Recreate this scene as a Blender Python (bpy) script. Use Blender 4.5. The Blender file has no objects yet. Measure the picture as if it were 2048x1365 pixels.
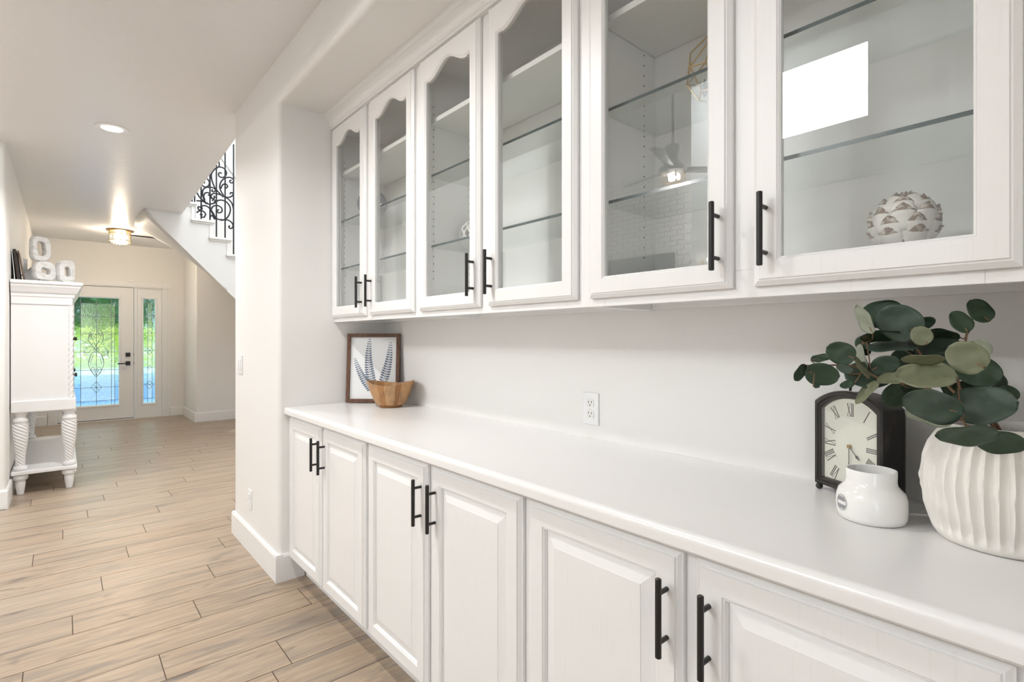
import bpy, math, random
from mathutils import Vector, Matrix
random.seed(7)
S = bpy.context.scene
C = S.collection
PI = math.pi

# ------------------------------------------------------------------ camera
F_PX, CX, CY, CAM_H = 1045.0, 1024.0, 677.0, 1.275
TH = math.atan((CX - 126.0) / F_PX)
SN, CS = math.sin(TH), math.cos(TH)
cam_d = bpy.data.cameras.new('camera')
cam_d.sensor_width = 36.0
cam_d.lens = F_PX / 2048.0 * 36.0
cam_d.shift_y = -(682.5 - CY) / 2048.0
cam_d.clip_start = 0.02
cam = bpy.data.objects.new('camera', cam_d)
cam.location = (0, 0, CAM_H)
cam.rotation_euler = (PI / 2, 0, -TH)
C.objects.link(cam)
S.camera = cam
S.view_settings.view_transform = 'Standard'
S.view_settings.look = 'None'
S.view_settings.gamma = 1.0
S.view_settings.exposure = 0.42
S.view_settings.use_curve_mapping = False
S.cycles.transparent_max_bounces = 24
S.cycles.diffuse_bounces = 4
S.cycles.max_bounces = 12

# ------------------------------------------------------------------ world + large lights
W = bpy.data.worlds.new('sky')
S.world = W
W.use_nodes = True
wn = W.node_tree
bg = wn.nodes['Background']
bg.inputs['Color'].default_value = (0.80, 0.90, 1.0, 1)
bg.inputs['Strength'].default_value = 2.2

def light(name, kind, loc, rot, power, color=(1, 1, 1), sx=1.0, sy=1.0, spot=None, radius=None):
    d = bpy.data.lights.new(name, kind)
    d.energy = power
    d.color = color
    if kind == 'AREA':
        d.shape = 'RECTANGLE'
        d.size, d.size_y = sx, sy
    if spot:
        d.spot_size = spot
        d.spot_blend = 0.8
    if radius is not None:
        d.shadow_soft_size = radius
    o = bpy.data.objects.new(name, d)
    o.location = loc
    o.rotation_euler = rot
    C.objects.link(o)
    return o

DAY = (0.92, 0.965, 1.0)
WARM = (1.0, 0.988, 0.975)
WARM2 = (1.0, 0.86, 0.70)
# clerestory window daylight, plus added fill behind the viewpoint and over the stairs
light('daylight_clerestory', 'AREA', (-5.16, 2.73, 4.45), (0, -PI / 2, 0), 80, DAY, 0.9, 1.45)
light('fill_rear_opening', 'AREA', (-3.6, -2.44, 1.2), (PI / 2, 0, 0), 10, DAY, 1.9, 2.2)  # added fill; no door stands in this opening
light('fill_stairwell', 'AREA', (1.7, 6.2, 5.1), (0, 0, 0), 75, DAY, 1.4, 3.0)  # added downward fill for the hall; no window is built up here
sun = light('sun', 'SUN', (0, -20, 20), (math.radians(64), 0, 0), 3.2, (1.0, 0.95, 0.85))
sun.data.angle = 0.01

# ------------------------------------------------------------------ materials
def mat(name, color, rough=0.5, metal=0.0, bump=None, spec=None, trans=0.0, emit=None, var=None):
    m = bpy.data.materials.new(name)
    m.use_nodes = True
    nt = m.node_tree
    b = nt.nodes['Principled BSDF']
    b.inputs['Base Color'].default_value = (*color, 1)
    b.inputs['Roughness'].default_value = rough
    b.inputs['Metallic'].default_value = metal
    if spec is not None:
        b.inputs['Specular IOR Level'].default_value = spec
    if emit:
        b.inputs['Emission Color'].default_value = (*emit[0], 1)
        b.inputs['Emission Strength'].default_value = emit[1]
    if bump or var:
        geo = nt.nodes.new('ShaderNodeNewGeometry')
        mp = nt.nodes.new('ShaderNodeMapping')
        nt.links.new(geo.outputs['Position'], mp.inputs['Vector'])
    if bump:
        scale, strength, stretch, detail = bump
        mp.inputs['Scale'].default_value = stretch
        n = nt.nodes.new('ShaderNodeTexNoise')
        n.inputs['Scale'].default_value = scale
        n.inputs['Detail'].default_value = detail
        nt.links.new(mp.outputs['Vector'], n.inputs['Vector'])
        bp = nt.nodes.new('ShaderNodeBump')
        bp.inputs['Strength'].default_value = strength
        bp.inputs['Distance'].default_value = 0.004
        nt.links.new(n.outputs['Fac'], bp.inputs['Height'])
        nt.links.new(bp.outputs['Normal'], b.inputs['Normal'])
    if var:
        c2, scale, stretch, lo, hi = var
        mp2 = nt.nodes.new('ShaderNodeMapping')
        nt.links.new(geo.outputs['Position'], mp2.inputs['Vector'])
        mp2.inputs['Scale'].default_value = stretch
        n2 = nt.nodes.new('ShaderNodeTexNoise')
        n2.inputs['Scale'].default_value = scale
        n2.inputs['Detail'].default_value = 5
        nt.links.new(mp2.outputs['Vector'], n2.inputs['Vector'])
        r = nt.nodes.new('ShaderNodeMapRange')
        r.inputs['From Min'].default_value = lo
        r.inputs['From Max'].default_value = hi
        nt.links.new(n2.outputs['Fac'], r.inputs['Value'])
        mx = nt.nodes.new('ShaderNodeMix')
        mx.data_type = 'RGBA'
        mx.inputs[6].default_value = (*color, 1)
        mx.inputs[7].default_value = (*c2, 1)
        nt.links.new(r.outputs['Result'], mx.inputs[0])
        nt.links.new(mx.outputs[2], b.inputs['Base Color'])
    return m

def thin_glass(name, tint=(0.985, 0.99, 0.987), f0=0.075, rough=0.0):
    m = bpy.data.materials.new(name)
    m.use_nodes = True
    nt = m.node_tree
    nt.nodes.remove(nt.nodes['Principled BSDF'])
    out = nt.nodes['Material Output']
    geo = nt.nodes.new('ShaderNodeNewGeometry')
    dot = nt.nodes.new('ShaderNodeVectorMath'); dot.operation = 'DOT_PRODUCT'
    nt.links.new(geo.outputs['Incoming'], dot.inputs[0])
    nt.links.new(geo.outputs['Normal'], dot.inputs[1])
    ab = nt.nodes.new('ShaderNodeMath'); ab.operation = 'ABSOLUTE'
    nt.links.new(dot.outputs['Value'], ab.inputs[0])
    om = nt.nodes.new('ShaderNodeMath'); om.operation = 'SUBTRACT'
    om.inputs[0].default_value = 1.0
    nt.links.new(ab.outputs[0], om.inputs[1])
    pw = nt.nodes.new('ShaderNodeMath'); pw.operation = 'POWER'
    pw.inputs[1].default_value = 5.0
    nt.links.new(om.outputs[0], pw.inputs[0])
    ma = nt.nodes.new('ShaderNodeMath'); ma.operation = 'MULTIPLY_ADD'
    ma.inputs[1].default_value = 1.0 - f0
    ma.inputs[2].default_value = f0
    nt.links.new(pw.outputs[0], ma.inputs[0])
    tr = nt.nodes.new('ShaderNodeBsdfTransparent')
    tr.inputs['Color'].default_value = (*tint, 1)
    gl = nt.nodes.new('ShaderNodeBsdfGlossy')
    gl.inputs['Roughness'].default_value = rough
    mx = nt.nodes.new('ShaderNodeMixShader')
    nt.links.new(ma.outputs[0], mx.inputs[0])
    nt.links.new(tr.outputs[0], mx.inputs[1])
    nt.links.new(gl.outputs[0], mx.inputs[2])
    nt.links.new(mx.outputs[0], out.inputs['Surface'])
    return m

def textured_glass(name, scale, strength, tint, clear=0.35):
    m = bpy.data.materials.new(name)
    m.use_nodes = True
    nt = m.node_tree
    nt.nodes.remove(nt.nodes['Principled BSDF'])
    out = nt.nodes['Material Output']
    geo = nt.nodes.new('ShaderNodeNewGeometry')
    n = nt.nodes.new('ShaderNodeTexNoise')
    n.inputs['Scale'].default_value = scale
    n.inputs['Detail'].default_value = 1.5
    nt.links.new(geo.outputs['Position'], n.inputs['Vector'])
    bp = nt.nodes.new('ShaderNodeBump')
    bp.inputs['Strength'].default_value = strength
    bp.inputs['Distance'].default_value = 0.01
    nt.links.new(n.outputs['Fac'], bp.inputs['Height'])
    g = nt.nodes.new('ShaderNodeBsdfGlass')
    g.inputs['IOR'].default_value = 1.45
    g.inputs['Roughness'].default_value = 0.04
    g.inputs['Color'].default_value = (*tint, 1)
    nt.links.new(bp.outputs['Normal'], g.inputs['Normal'])
    tr = nt.nodes.new('ShaderNodeBsdfTransparent')
    tr.inputs['Color'].default_value = (*tint, 1)
    mx = nt.nodes.new('ShaderNodeMixShader')
    mx.inputs[0].default_value = clear
    nt.links.new(g.outputs[0], mx.inputs[1])
    nt.links.new(tr.outputs[0], mx.inputs[2])
    nt.links.new(mx.outputs[0], out.inputs['Surface'])
    return m

def plank_material():
    m = bpy.data.materials.new('wood_look_tile')
    m.use_nodes = True
    nt = m.node_tree
    L = nt.links.new
    b = nt.nodes['Principled BSDF']
    geo = nt.nodes.new('ShaderNodeNewGeometry')
    oi = nt.nodes.new('ShaderNodeObjectInfo')
    mul = nt.nodes.new('ShaderNodeVectorMath'); mul.operation = 'SCALE'
    cmb = nt.nodes.new('ShaderNodeCombineXYZ')
    cmb.inputs[0].default_value = 37.0; cmb.inputs[1].default_value = 91.0; cmb.inputs[2].default_value = 53.0
    L(cmb.outputs[0], mul.inputs[0]); L(oi.outputs['Random'], mul.inputs['Scale'])
    add = nt.nodes.new('ShaderNodeVectorMath'); add.operation = 'ADD'
    L(geo.outputs['Position'], add.inputs[0]); L(mul.outputs[0], add.inputs[1])
    def noise(scale, stretch, detail, dist=0.0, rough=0.55):
        mp = nt.nodes.new('ShaderNodeMapping'); mp.inputs['Scale'].default_value = stretch
        L(add.outputs[0], mp.inputs['Vector'])
        n = nt.nodes.new('ShaderNodeTexNoise')
        n.inputs['Scale'].default_value = scale; n.inputs['Detail'].default_value = detail
        n.inputs['Distortion'].default_value = dist; n.inputs['Roughness'].default_value = rough
        L(mp.outputs['Vector'], n.inputs['Vector'])
        return n.outputs['Fac']
    def rng(v, lo, hi, a=0.0, c=1.0):
        r = nt.nodes.new('ShaderNodeMapRange')
        r.inputs['From Min'].default_value = lo; r.inputs['From Max'].default_value = hi
        r.inputs['To Min'].default_value = a; r.inputs['To Max'].default_value = c
        L(v, r.inputs['Value']); return r.outputs['Result']
    def mix(f, a, c):
        x = nt.nodes.new('ShaderNodeMix'); x.data_type = 'RGBA'
        L(f, x.inputs[0])
        for i, q in ((6, a), (7, c)):
            if isinstance(q, tuple): x.inputs[i].default_value = (*q, 1)
            else: L(q, x.inputs[i])
        return x.outputs[2]
    grain = noise(9.0, (0.55, 6.0, 1.0), 6, 0.6)
    streak = noise(3.2, (0.5, 5.0, 1.0), 4, 1.2)
    knot = noise(2.6, (0.9, 3.2, 1.0), 3, 1.6)
    fine = noise(40.0, (0.25, 8.0, 1.0), 3, 0.0)
    col = mix(rng(grain, 0.35, 0.7), (0.455, 0.345, 0.245), (0.31, 0.225, 0.155))
    col = mix(rng(streak, 0.47, 0.70, 0.0, 0.80), col, (0.20, 0.172, 0.145))
    col = mix(rng(knot, 0.60, 0.72, 0.0, 0.85), col, (0.10, 0.083, 0.07))
    col = mix(rng(fine, 0.52, 0.75, 0.0, 0.45), col, (0.33, 0.24, 0.17))
    col = mix(rng(oi.outputs['Random'], 0.0, 1.0, 0.0, 0.25), col, (0.54, 0.45, 0.355))
    L(col, b.inputs['Base Color'])
    b.inputs['Roughness'].default_value = 0.32
    bp = nt.nodes.new('ShaderNodeBump'); bp.inputs['Strength'].default_value = 0.10
    bp.inputs['Distance'].default_value = 0.003
    L(fine, bp.inputs['Height']); L(bp.outputs['Normal'], b.inputs['Normal'])
    return m

M = {}
M['wall'] = mat('wall_paint', (0.86, 0.845, 0.82), 0.55, bump=(140, 0.10, (1, 1, 1), 3))
M['ceiling'] = mat('ceiling_paint', (0.86, 0.86, 0.86), 0.33, bump=(26, 0.45, (1, 1, 1), 4))
M['trim'] = mat('trim_paint', (0.87, 0.865, 0.85), 0.35)
M['cab'] = mat('painted_oak', (0.86, 0.85, 0.835), 0.38, bump=(34, 0.10, (4, 4, 0.35), 5),
               var=((0.80, 0.785, 0.765), 30, (5, 5, 0.30), 0.60, 0.85))
M['cabin'] = mat('cabinet_interior_paint', (0.89, 0.885, 0.865), 0.45, bump=(30, 0.08, (4, 4, 0.4), 4))
M['counter'] = mat('white_solid_worktop', (0.85, 0.835, 0.82), 0.24, bump=(220, 0.02, (1, 1, 1), 2))
M['black'] = mat('matte_black_metal', (0.012, 0.011, 0.010), 0.38)
M['iron'] = mat('wrought_iron', (0.012, 0.015, 0.022), 0.45)
M['glass'] = thin_glass('clear_glass')
M['artglass'] = thin_glass('picture_glass', (0.99, 0.99, 0.99), 0.015)
M['shelfglass'] = thin_glass('shelf_glass', (0.962, 0.984, 0.975), 0.045)
M['glassedge'] = mat('green_glass_edge', (0.018, 0.05, 0.055), 0.15)
M['hole'] = mat('dark_hole', (0.05, 0.045, 0.04), 0.8)
M['plank'] = plank_material()
M['grout'] = mat('brown_grout', (0.10, 0.068, 0.045), 0.85, bump=(300, 0.2, (1, 1, 1), 2))
M['plate'] = mat('white_plastic', (0.88, 0.88, 0.88), 0.3)
M['walnut'] = mat('walnut', (0.16, 0.075, 0.038), 0.45, var=((0.07, 0.032, 0.018), 25, (3, 3, 1.2), 0.4, 0.7))
M['paper'] = mat('white_paper', (0.90, 0.905, 0.90), 0.7)
M['ink'] = mat('slate_blue_ink', (0.16, 0.20, 0.27), 0.8)
def bowl_wood(i, c):
    return mat('acacia_stave_%d' % i, c, 0.4, bump=(40, 0.05, (3, 3, 0.5), 3),
               var=(tuple(q * 0.55 for q in c), 14, (2.5, 2.5, 0.6), 0.5, 0.75))
BOWLW = [bowl_wood(i, c) for i, c in enumerate([(0.42, 0.205, 0.075), (0.52, 0.29, 0.13), (0.36, 0.16, 0.055), (0.56, 0.33, 0.16)])]
M['ceramic'] = mat('glossy_white_ceramic', (0.88, 0.87, 0.84), 0.10)
M['vase'] = mat('chalky_white_ceramic', (0.84, 0.81, 0.76), 0.75, bump=(160, 0.10, (1, 1, 1), 3))
M['clock'] = mat('distressed_black_paint', (0.022, 0.019, 0.017), 0.42, bump=(40, 0.25, (1, 1, 0.4), 4),
                 var=((0.075, 0.058, 0.045), 30, (1, 1, 0.5), 0.58, 0.8))
M['dial'] = mat('cream_dial', (0.80, 0.79, 0.69), 0.6)
M['dialink'] = mat('dial_ink', (0.03, 0.028, 0.025), 0.6)
M['brass'] = mat('aged_brass', (0.36, 0.24, 0.10), 0.35, metal=0.9)
M['gold'] = mat('gold_frame', (0.62, 0.42, 0.18), 0.3, metal=0.9)
M['white_wash'] = mat('whitewashed_wood', (0.76, 0.755, 0.74), 0.8, bump=(30, 0.5, (1, 1, 1), 4),
                      var=((0.55, 0.52, 0.48), 18, (1, 1, 2.5), 0.5, 0.75))
M['hutch'] = mat('white_lacquer', (0.88, 0.88, 0.885), 0.32)
M['darkwood'] = mat('dark_frame_wood', (0.045, 0.032, 0.025), 0.5)
M['brownwood'] = mat('brown_frame_wood', (0.16, 0.09, 0.055), 0.5)
M['greyplate'] = mat('slate_blue_glaze', (0.16, 0.18, 0.21), 0.2)
M['artichoke'] = mat('distressed_white_resin', (0.80, 0.77, 0.73), 0.6, var=((0.66, 0.62, 0.57), 60, (1, 1, 1), 0.55, 0.75))
M['artitip'] = mat('brown_wash', (0.22, 0.15, 0.11), 0.7, var=((0.6, 0.55, 0.5), 90, (1, 1, 1), 0.48, 0.62))
M['succulent'] = mat('grey_green_succulent', (0.10, 0.13, 0.12), 0.6)
M['carpet'] = mat('brown_stair_carpet', (0.20, 0.155, 0.12), 0.95, bump=(400, 0.6, (1, 1, 1), 2))
M['stain1'] = textured_glass('hammered_glass', 85, 0.45, (0.93, 0.98, 0.95), 0.55)
M['stain2'] = textured_glass('border_glass', 20, 0.35, (0.80, 0.94, 0.92))
M['bevelglass'] = textured_glass('bevelled_glass', 12, 0.5, (0.98, 1.0, 1.0), 0.75)
M['came'] = mat('lead_came', (0.22, 0.22, 0.21), 0.4, metal=0.3)
M['bulb'] = mat('lit_bulb', (1, 1, 1), 0.4, emit=((1.0, 0.90, 0.76), 22))
M['lens'] = mat('lit_lens', (1, 1, 1), 0.4, emit=((1.0, 0.93, 0.82), 9))
M['ribglass'] = thin_glass('ribbed_glass', (0.97, 0.96, 0.93), 0.10, 0.08)
M['screen'] = mat('dark_screen', (0.03, 0.03, 0.032), 0.15)
M['fanwhite'] = mat('fan_grey', (0.10, 0.09, 0.085), 0.5)
M['brick'] = mat('white_painted_brick', (0.78, 0.77, 0.75), 0.7, bump=(30, 0.4, (1, 1, 1), 4))
M['lawn'] = mat('lawn_grass', (0.30, 0.42, 0.03), 0.9, var=((0.55, 0.62, 0.08), 3, (1, 1, 1), 0.35, 0.65))
M['leafmass'] = mat('tree_leaves', (0.03, 0.10, 0.03), 0.8, var=((0.07, 0.17, 0.04), 2.2, (1, 1, 1), 0.4, 0.65))
M['drive_shade'] = mat('house_shaded_driveway', (0.10, 0.19, 0.38), 0.8, var=((0.15, 0.25, 0.44), 4, (1, 1, 1), 0.4, 0.6))  # blue of the house's shadow is put into the driveway colour
M['concrete'] = mat('pale_concrete', (0.62, 0.68, 0.76), 0.8)
M['stemm'] = mat('brown_stem', (0.20, 0.115, 0.06), 0.7)
def leaf_mat(i, c, c2):
    return mat('eucalyptus_leaf_%d' % i, c, 0.55, bump=(120, 0.12, (1, 1, 1), 4), var=(c2, 45, (1, 1, 1), 0.35, 0.7))
LEAF = {'d': leaf_mat(0, (0.018, 0.042, 0.019), (0.028, 0.058, 0.026)), 'g': leaf_mat(1, (0.035, 0.062, 0.042), (0.058, 0.088, 0.06)),
        'o': leaf_mat(2, (0.155, 0.17, 0.095), (0.20, 0.21, 0.125)), 'l': leaf_mat(3, (0.24, 0.27, 0.20), (0.30, 0.325, 0.25))}

# ------------------------------------------------------------------ helpers
OFF = {}
def ray(u, v):
    a = (u - CX) / F_PX
    return Vector((SN + a * CS, CS - a * SN, -(v - CY) / F_PX))
def at_depth(u, v, d):
    return ray(u, v) * d + Vector((0, 0, CAM_H))
def on_y(u, v, Y):
    r = ray(u, v); return r * (Y / r.y) + Vector((0, 0, CAM_H))

class MB:
    def __init__(s): s.v = []; s.f = []; s.mi = []; s.cur = 0
    def add(s, vs, fs):
        o = len(s.v); s.v += [tuple(p) for p in vs]
        for f in fs: s.f.append(tuple(i + o for i in f)); s.mi.append(s.cur)
        return s
    def box(s, x0, x1, y0, y1, z0, z1):
        if x0 > x1: x0, x1 = x1, x0
        if y0 > y1: y0, y1 = y1, y0
        if z0 > z1: z0, z1 = z1, z0
        return s.add([(x0, y0, z0), (x1, y0, z0), (x1, y1, z0), (x0, y1, z0), (x0, y0, z1), (x1, y0, z1), (x1, y1, z1), (x0, y1, z1)],
                     [(0, 3, 2, 1), (4, 5, 6, 7), (0, 1, 5, 4), (1, 2, 6, 5), (2, 3, 7, 6), (3, 0, 4, 7)])
    def prism(s, poly, axis, a0, a1):
        def p3(p, a):
            return (a, p[0], p[1]) if axis == 'x' else ((p[0], a, p[1]) if axis == 'y' else (p[0], p[1], a))
        n = len(poly)
        s.add([p3(p, a0) for p in poly] + [p3(p, a1) for p in poly],
              [tuple(range(n))[::-1], tuple(range(n, 2 * n))] + [(i, (i + 1) % n, n + (i + 1) % n, n + i) for i in range(n)])
        return s
    def tube(s, pts, r, n=8, closed=False, cap=True):
        pts = [Vector(p) for p in pts]; m = len(pts)
        rs = r if isinstance(r, (list, tuple)) else [r] * m
        vs = []; up = None
        for i, p in enumerate(pts):
            if closed: t = pts[(i + 1) % m] - pts[i - 1]
            else: t = pts[min(i + 1, m - 1)] - pts[max(i - 1, 0)]
            t = t.normalized() if t.length > 1e-9 else Vector((0, 0, 1))
            if up is None:
                up = Vector((0, 0, 1)) if abs(t.z) < 0.9 else Vector((1, 0, 0))
            a = up - t * up.dot(t)
            if a.length < 1e-6: a = Vector((1, 0, 0)) - t * t.x
            a.normalize(); up = a; b = t.cross(a)
            for k in range(n):
                q = 2 * PI * k / n
                vs.append(p + (a * math.cos(q) + b * math.sin(q)) * rs[i])
        fs = []
        for i in range(m if closed else m - 1):
            j = (i + 1) % m
            for k in range(n):
                fs.append((i * n + k, i * n + (k + 1) % n, j * n + (k + 1) % n, j * n + k))
        if cap and not closed:
            fs.append(tuple(range(n))[::-1]); fs.append(tuple((m - 1) * n + k for k in range(n)))
        return s.add(vs, fs)
    def lathe(s, prof, c, n=32, mod=None, close=False):
        vs = []; fs = []; m = len(prof)
        for (r, z) in prof:
            for k in range(n):
                q = 2 * PI * k / n
                rr = mod(r, z, q) if mod else r
                vs.append((c[0] + rr * math.cos(q), c[1] + rr * math.sin(q), c[2] + z))
        for i in range(m if close else m - 1):
            j = (i + 1) % m
            for k in range(n):
                fs.append((i * n + k, i * n + (k + 1) % n, j * n + (k + 1) % n, j * n + k))
        if not close:
            fs.append(tuple(range(n))[::-1]); fs.append(tuple((m - 1) * n + k for k in range(n)))
        return s.add(vs, fs)
    def loops(s, ls, cap_first=False, cap_last=False, ring=False):
        n = len(ls[0]); m = len(ls)
        vs = [p for l in ls for p in l]; fs = []
        for i in range(m if ring else m - 1):
            j = (i + 1) % m
            for k in range(n):
                fs.append((i * n + k, i * n + (k + 1) % n, j * n + (k + 1) % n, j * n + k))
        if cap_first: fs.append(tuple(range(n))[::-1])
        if cap_last: fs.append(tuple((m - 1) * n + k for k in range(n)))
        return s.add(vs, fs)
    def xform(s, mtx):
        s.v = [tuple(mtx @ Vector(p)) for p in s.v]; return s
    def mesh(s, name, mats, smooth=False, off=(0, 0, 0)):
        me = bpy.data.meshes.new(name)
        me.from_pydata([(p[0] - off[0], p[1] - off[1], p[2] - off[2]) for p in s.v], [], s.f)
        for m in (mats if isinstance(mats, (list, tuple)) else [mats]): me.materials.append(m)
        for p, i in zip(me.polygons, s.mi): p.material_index = i
        import bmesh
        bm = bmesh.new(); bm.from_mesh(me)
        bmesh.ops.recalc_face_normals(bm, faces=bm.faces[:])
        bm.to_mesh(me); bm.free()
        if smooth:
            for p in me.polygons: p.use_smooth = True
            try: me.set_sharp_from_angle(angle=smooth if isinstance(smooth, float) else 0.7)
            except Exception: pass
        me.update()
        return me
    def build(s, name, mats, parent=None, smooth=False, bevel=0.0, label=None, local=False):
        off = (0, 0, 0)
        if parent is not None and not local: off = OFF.get(parent.name, (0, 0, 0))
        o = bpy.data.objects.new(name, s.mesh(name, mats, smooth, off))
        C.objects.link(o)
        if parent is not None:
            o.parent = parent
        OFF[o.name] = off
        if bevel:
            b = o.modifiers.new('bevel', 'BEVEL'); b.width = bevel; b.segments = 2; b.limit_method = 'ANGLE'; b.angle_limit = 0.6
        if label: o['label'] = label
        return o

def thing(name, label, cat, loc=(0, 0, 0), rotz=0.0, group=None):
    o = bpy.data.objects.new(name, None)
    o.empty_display_size = 0.05
    C.objects.link(o)
    o.location = loc; o.rotation_euler = (0, 0, rotz)
    o['label'] = label; o['category'] = cat
    if group: o['group'] = group
    OFF[o.name] = tuple(loc)
    return o
def tag(o, label, cat, group=None, kind=None):
    o['label'] = label; o['category'] = cat
    if group: o['group'] = group
    if kind: o['kind'] = kind
    return o
def struct(name, mb, m, label, cat, smooth=False, bevel=0.0):
    return tag(mb.build(name, m, None, smooth, bevel), label, cat, kind='structure')
def arc2(cx, cy, r, a0, a1, n=6):
    return [(cx + r * math.cos(a0 + (a1 - a0) * i / n), cy + r * math.sin(a0 + (a1 - a0) * i / n)) for i in range(n + 1)]
def spline(pts, k=6, closed=False):
    pts = [Vector(p) for p in pts]; n = len(pts); out = []
    for i in range(n if closed else n - 1):
        if closed: p0, p1, p2, p3 = pts[i - 1], pts[i], pts[(i + 1) % n], pts[(i + 2) % n]
        else: p0, p1, p2, p3 = pts[max(i - 1, 0)], pts[i], pts[i + 1], pts[min(i + 2, n - 1)]
        for j in range(k):
            t = j / k
            out.append(0.5 * ((2 * p1) + (p2 - p0) * t + (2 * p0 - 5 * p1 + 4 * p2 - p3) * t * t + (3 * p1 - p0 - 3 * p2 + p3) * t ** 3))
    if not closed: out.append(pts[-1])
    return out

# ------------------------------------------------------------------ key dimensions
XN, YN, YNF = 0.854, 2.872, 3.783      # face of wall return, niche end, far end of the return
XB = 1.461                             # niche back wall
YE = 0.010                             # near end of the niche
ZC, ZS = 2.745, 2.510                  # ceiling, soffit
XL, YL = -0.325, 5.431                 # hall left wall and its near corner
YD = 10.2                              # front door wall
YST = 7.2                              # stair stringer face
XBK, YBK = 1.53, 9.15                  # wall block beside the door
ZT = 5.2                               # great room / stairwell ceiling
R = 0.022

# ------------------------------------------------------------------ floor
floor = struct('floor', MB().box(-5.3, 2.8, -2.6, 10.3, -0.06, -0.0015), M['grout'], 'wood-look plank tile floor running through the hall to the front door', 'floor')
JX = {0: .681, 1: .293, 2: .905, 3: .479, 4: .032, 5: .614, 6: .153, 7: .75, 8: .291, 9: -.131, 10: .414, 11: -.001, 12: .538, 13: .135, 14: .667,
      15: .247, 16: .832, 17: .356, 18: .958, 19: .527, 20: 1.026, 21: .681, 22: .148, 23: .801, 24: .287, 25: .897, 26: .420, 27: -.05, 28: .593,
      29: .191, 30: .756, 31: .357, 32: .917, 33: .522}
PITCH, PLEN, GAP = 0.2052, 1.02, 0.0038
unit = MB().box(0, 1, 0, 1, -0.012, 0.0).mesh('plank', M['plank'])
rest = MB()
count = 0
for k in range(-22, 40):
    y0 = 2.113 + PITCH * k; y1 = y0 + PITCH
    ym = (y0 + y1) / 2
    if y1 < -2.5 or y0 > YD: continue
    y1 = min(y1, YD)
    xa = -5.2 if ym < YL - 0.1 else XL
    xb = 1.0 if ym < YN else (XN if ym < YNF else 2.7)
    j = JX.get(k, (k * 0.4137) % PLEN)
    x = j - PLEN * 8
    while x < xb:
        p0, p1 = max(x, xa), min(x + PLEN, xb)
        if p1 - p0 > 0.02:
            vis = False
            for qx in (p0, (p0 + p1) / 2, p1):
                d = qx * SN + ym * CS
                if d > 0.3:
                    u = CX + F_PX * (qx * CS - ym * SN) / d; v = CY + F_PX * CAM_H / d
                    if -150 < u < 1000 and v < 1480: vis = True
            if vis and ym > 1.2:
                o = bpy.data.objects.new('plank', unit); C.objects.link(o); o.parent = floor
                o.location = (p0 + GAP / 2, y0 + GAP / 2, 0.0); o.scale = (p1 - p0 - GAP, y1 - y0 - GAP, 1)
                count += 1
            else:
                rest.box(p0 + GAP / 2, p1 - GAP / 2, y0 + GAP / 2, y1 - GAP / 2, -0.012, 0.0)
        x += PLEN
o = rest.build('floor_planks', M['plank'], floor); o['kind'] = 'stuff'
print('planks', count)

# ------------------------------------------------------------------ walls, ceiling
# wall return between niche and stairwell (bullnose corners)
poly = [(1.75, YN)] + [(XN + R - R * math.sin(a), YN + R - R * math.cos(a)) for a in [i * PI / 12 for i in range(7)]] + \
       [(XN + R - R * math.cos(a), YNF - R + R * math.sin(a)) for a in [i * PI / 12 for i in range(7)]] + [(1.75, YNF)]
struct('wall_return', MB().prism(poly, 'z', 0, ZC + 0.3), M['wall'], 'white wall return with rounded corners beside the built-in cabinets', 'wall', smooth=0.5)
struct('wall_right', MB().box(XB, 1.75, YE - 0.3, YN + 0.01, 0, ZC + 0.3), M['wall'], 'white textured back wall of the cabinet niche', 'wall')
poly = [(1.75, YE), (XN + R, YE)] + [(XN + R - R * math.sin(a), YE - R + R * math.cos(a)) for a in [i * PI / 12 for i in range(1, 7)]] + [(XN, -2.5), (1.75, -2.5)]
struct('wall_near', MB().prism(poly, 'z', 0, ZC + 0.3), M['wall'], 'white wall at the near end of the cabinet niche', 'wall', smooth=0.5)
poly = [(XN, ZC + 0.3)] + [(XN + R - R * math.cos(a), ZS + R - R * math.sin(a)) for a in [i * PI / 12 for i in range(7)]] + [(1.75, ZS), (1.75, ZC + 0.3)]
struct('trim_1', MB().prism(poly, 'y', YE - 0.02, YN + 0.02), M['wall'], 'white bulkhead with rounded lower edge above the upper cabinets', 'bulkhead', smooth=0.5)
# hall left wall and the wall facing the great room
poly = [(-5.3, YL)] + [(XL - R + R * math.sin(a), YL + R - R * math.cos(a)) for a in [i * PI / 12 for i in range(7)]] + [(XL, YD), (-5.3, YD)]
struct('wall_left', MB().prism(poly, 'z', 0, ZT), M['wall'], 'white hall wall on the left behind the tall sideboard', 'wall', smooth=0.5)
# ceilings
hole = [(-0.5, -2.5), (1.75, -2.5), (1.75, YNF), (0.945, YNF), (1.066, YST - 0.01), (0.705, YST - 0.01), (0.715, 8.34), (XBK + 0.1, 9.0), (XBK + 0.1, YD), (XL, YD), (XL, YL), (-0.5, YL)]
struct('ceiling', MB().prism(hole, 'z', ZC, ZC + 0.32), M['ceiling'], 'low textured white ceiling over the hall and cabinets', 'ceiling')
struct('ceiling_upper', MB().box(-5.3, 2.8, -2.6, 10.3, ZT, ZT + 0.1), M['ceiling'], 'high white ceiling over the great room and stairwell', 'ceiling')
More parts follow.
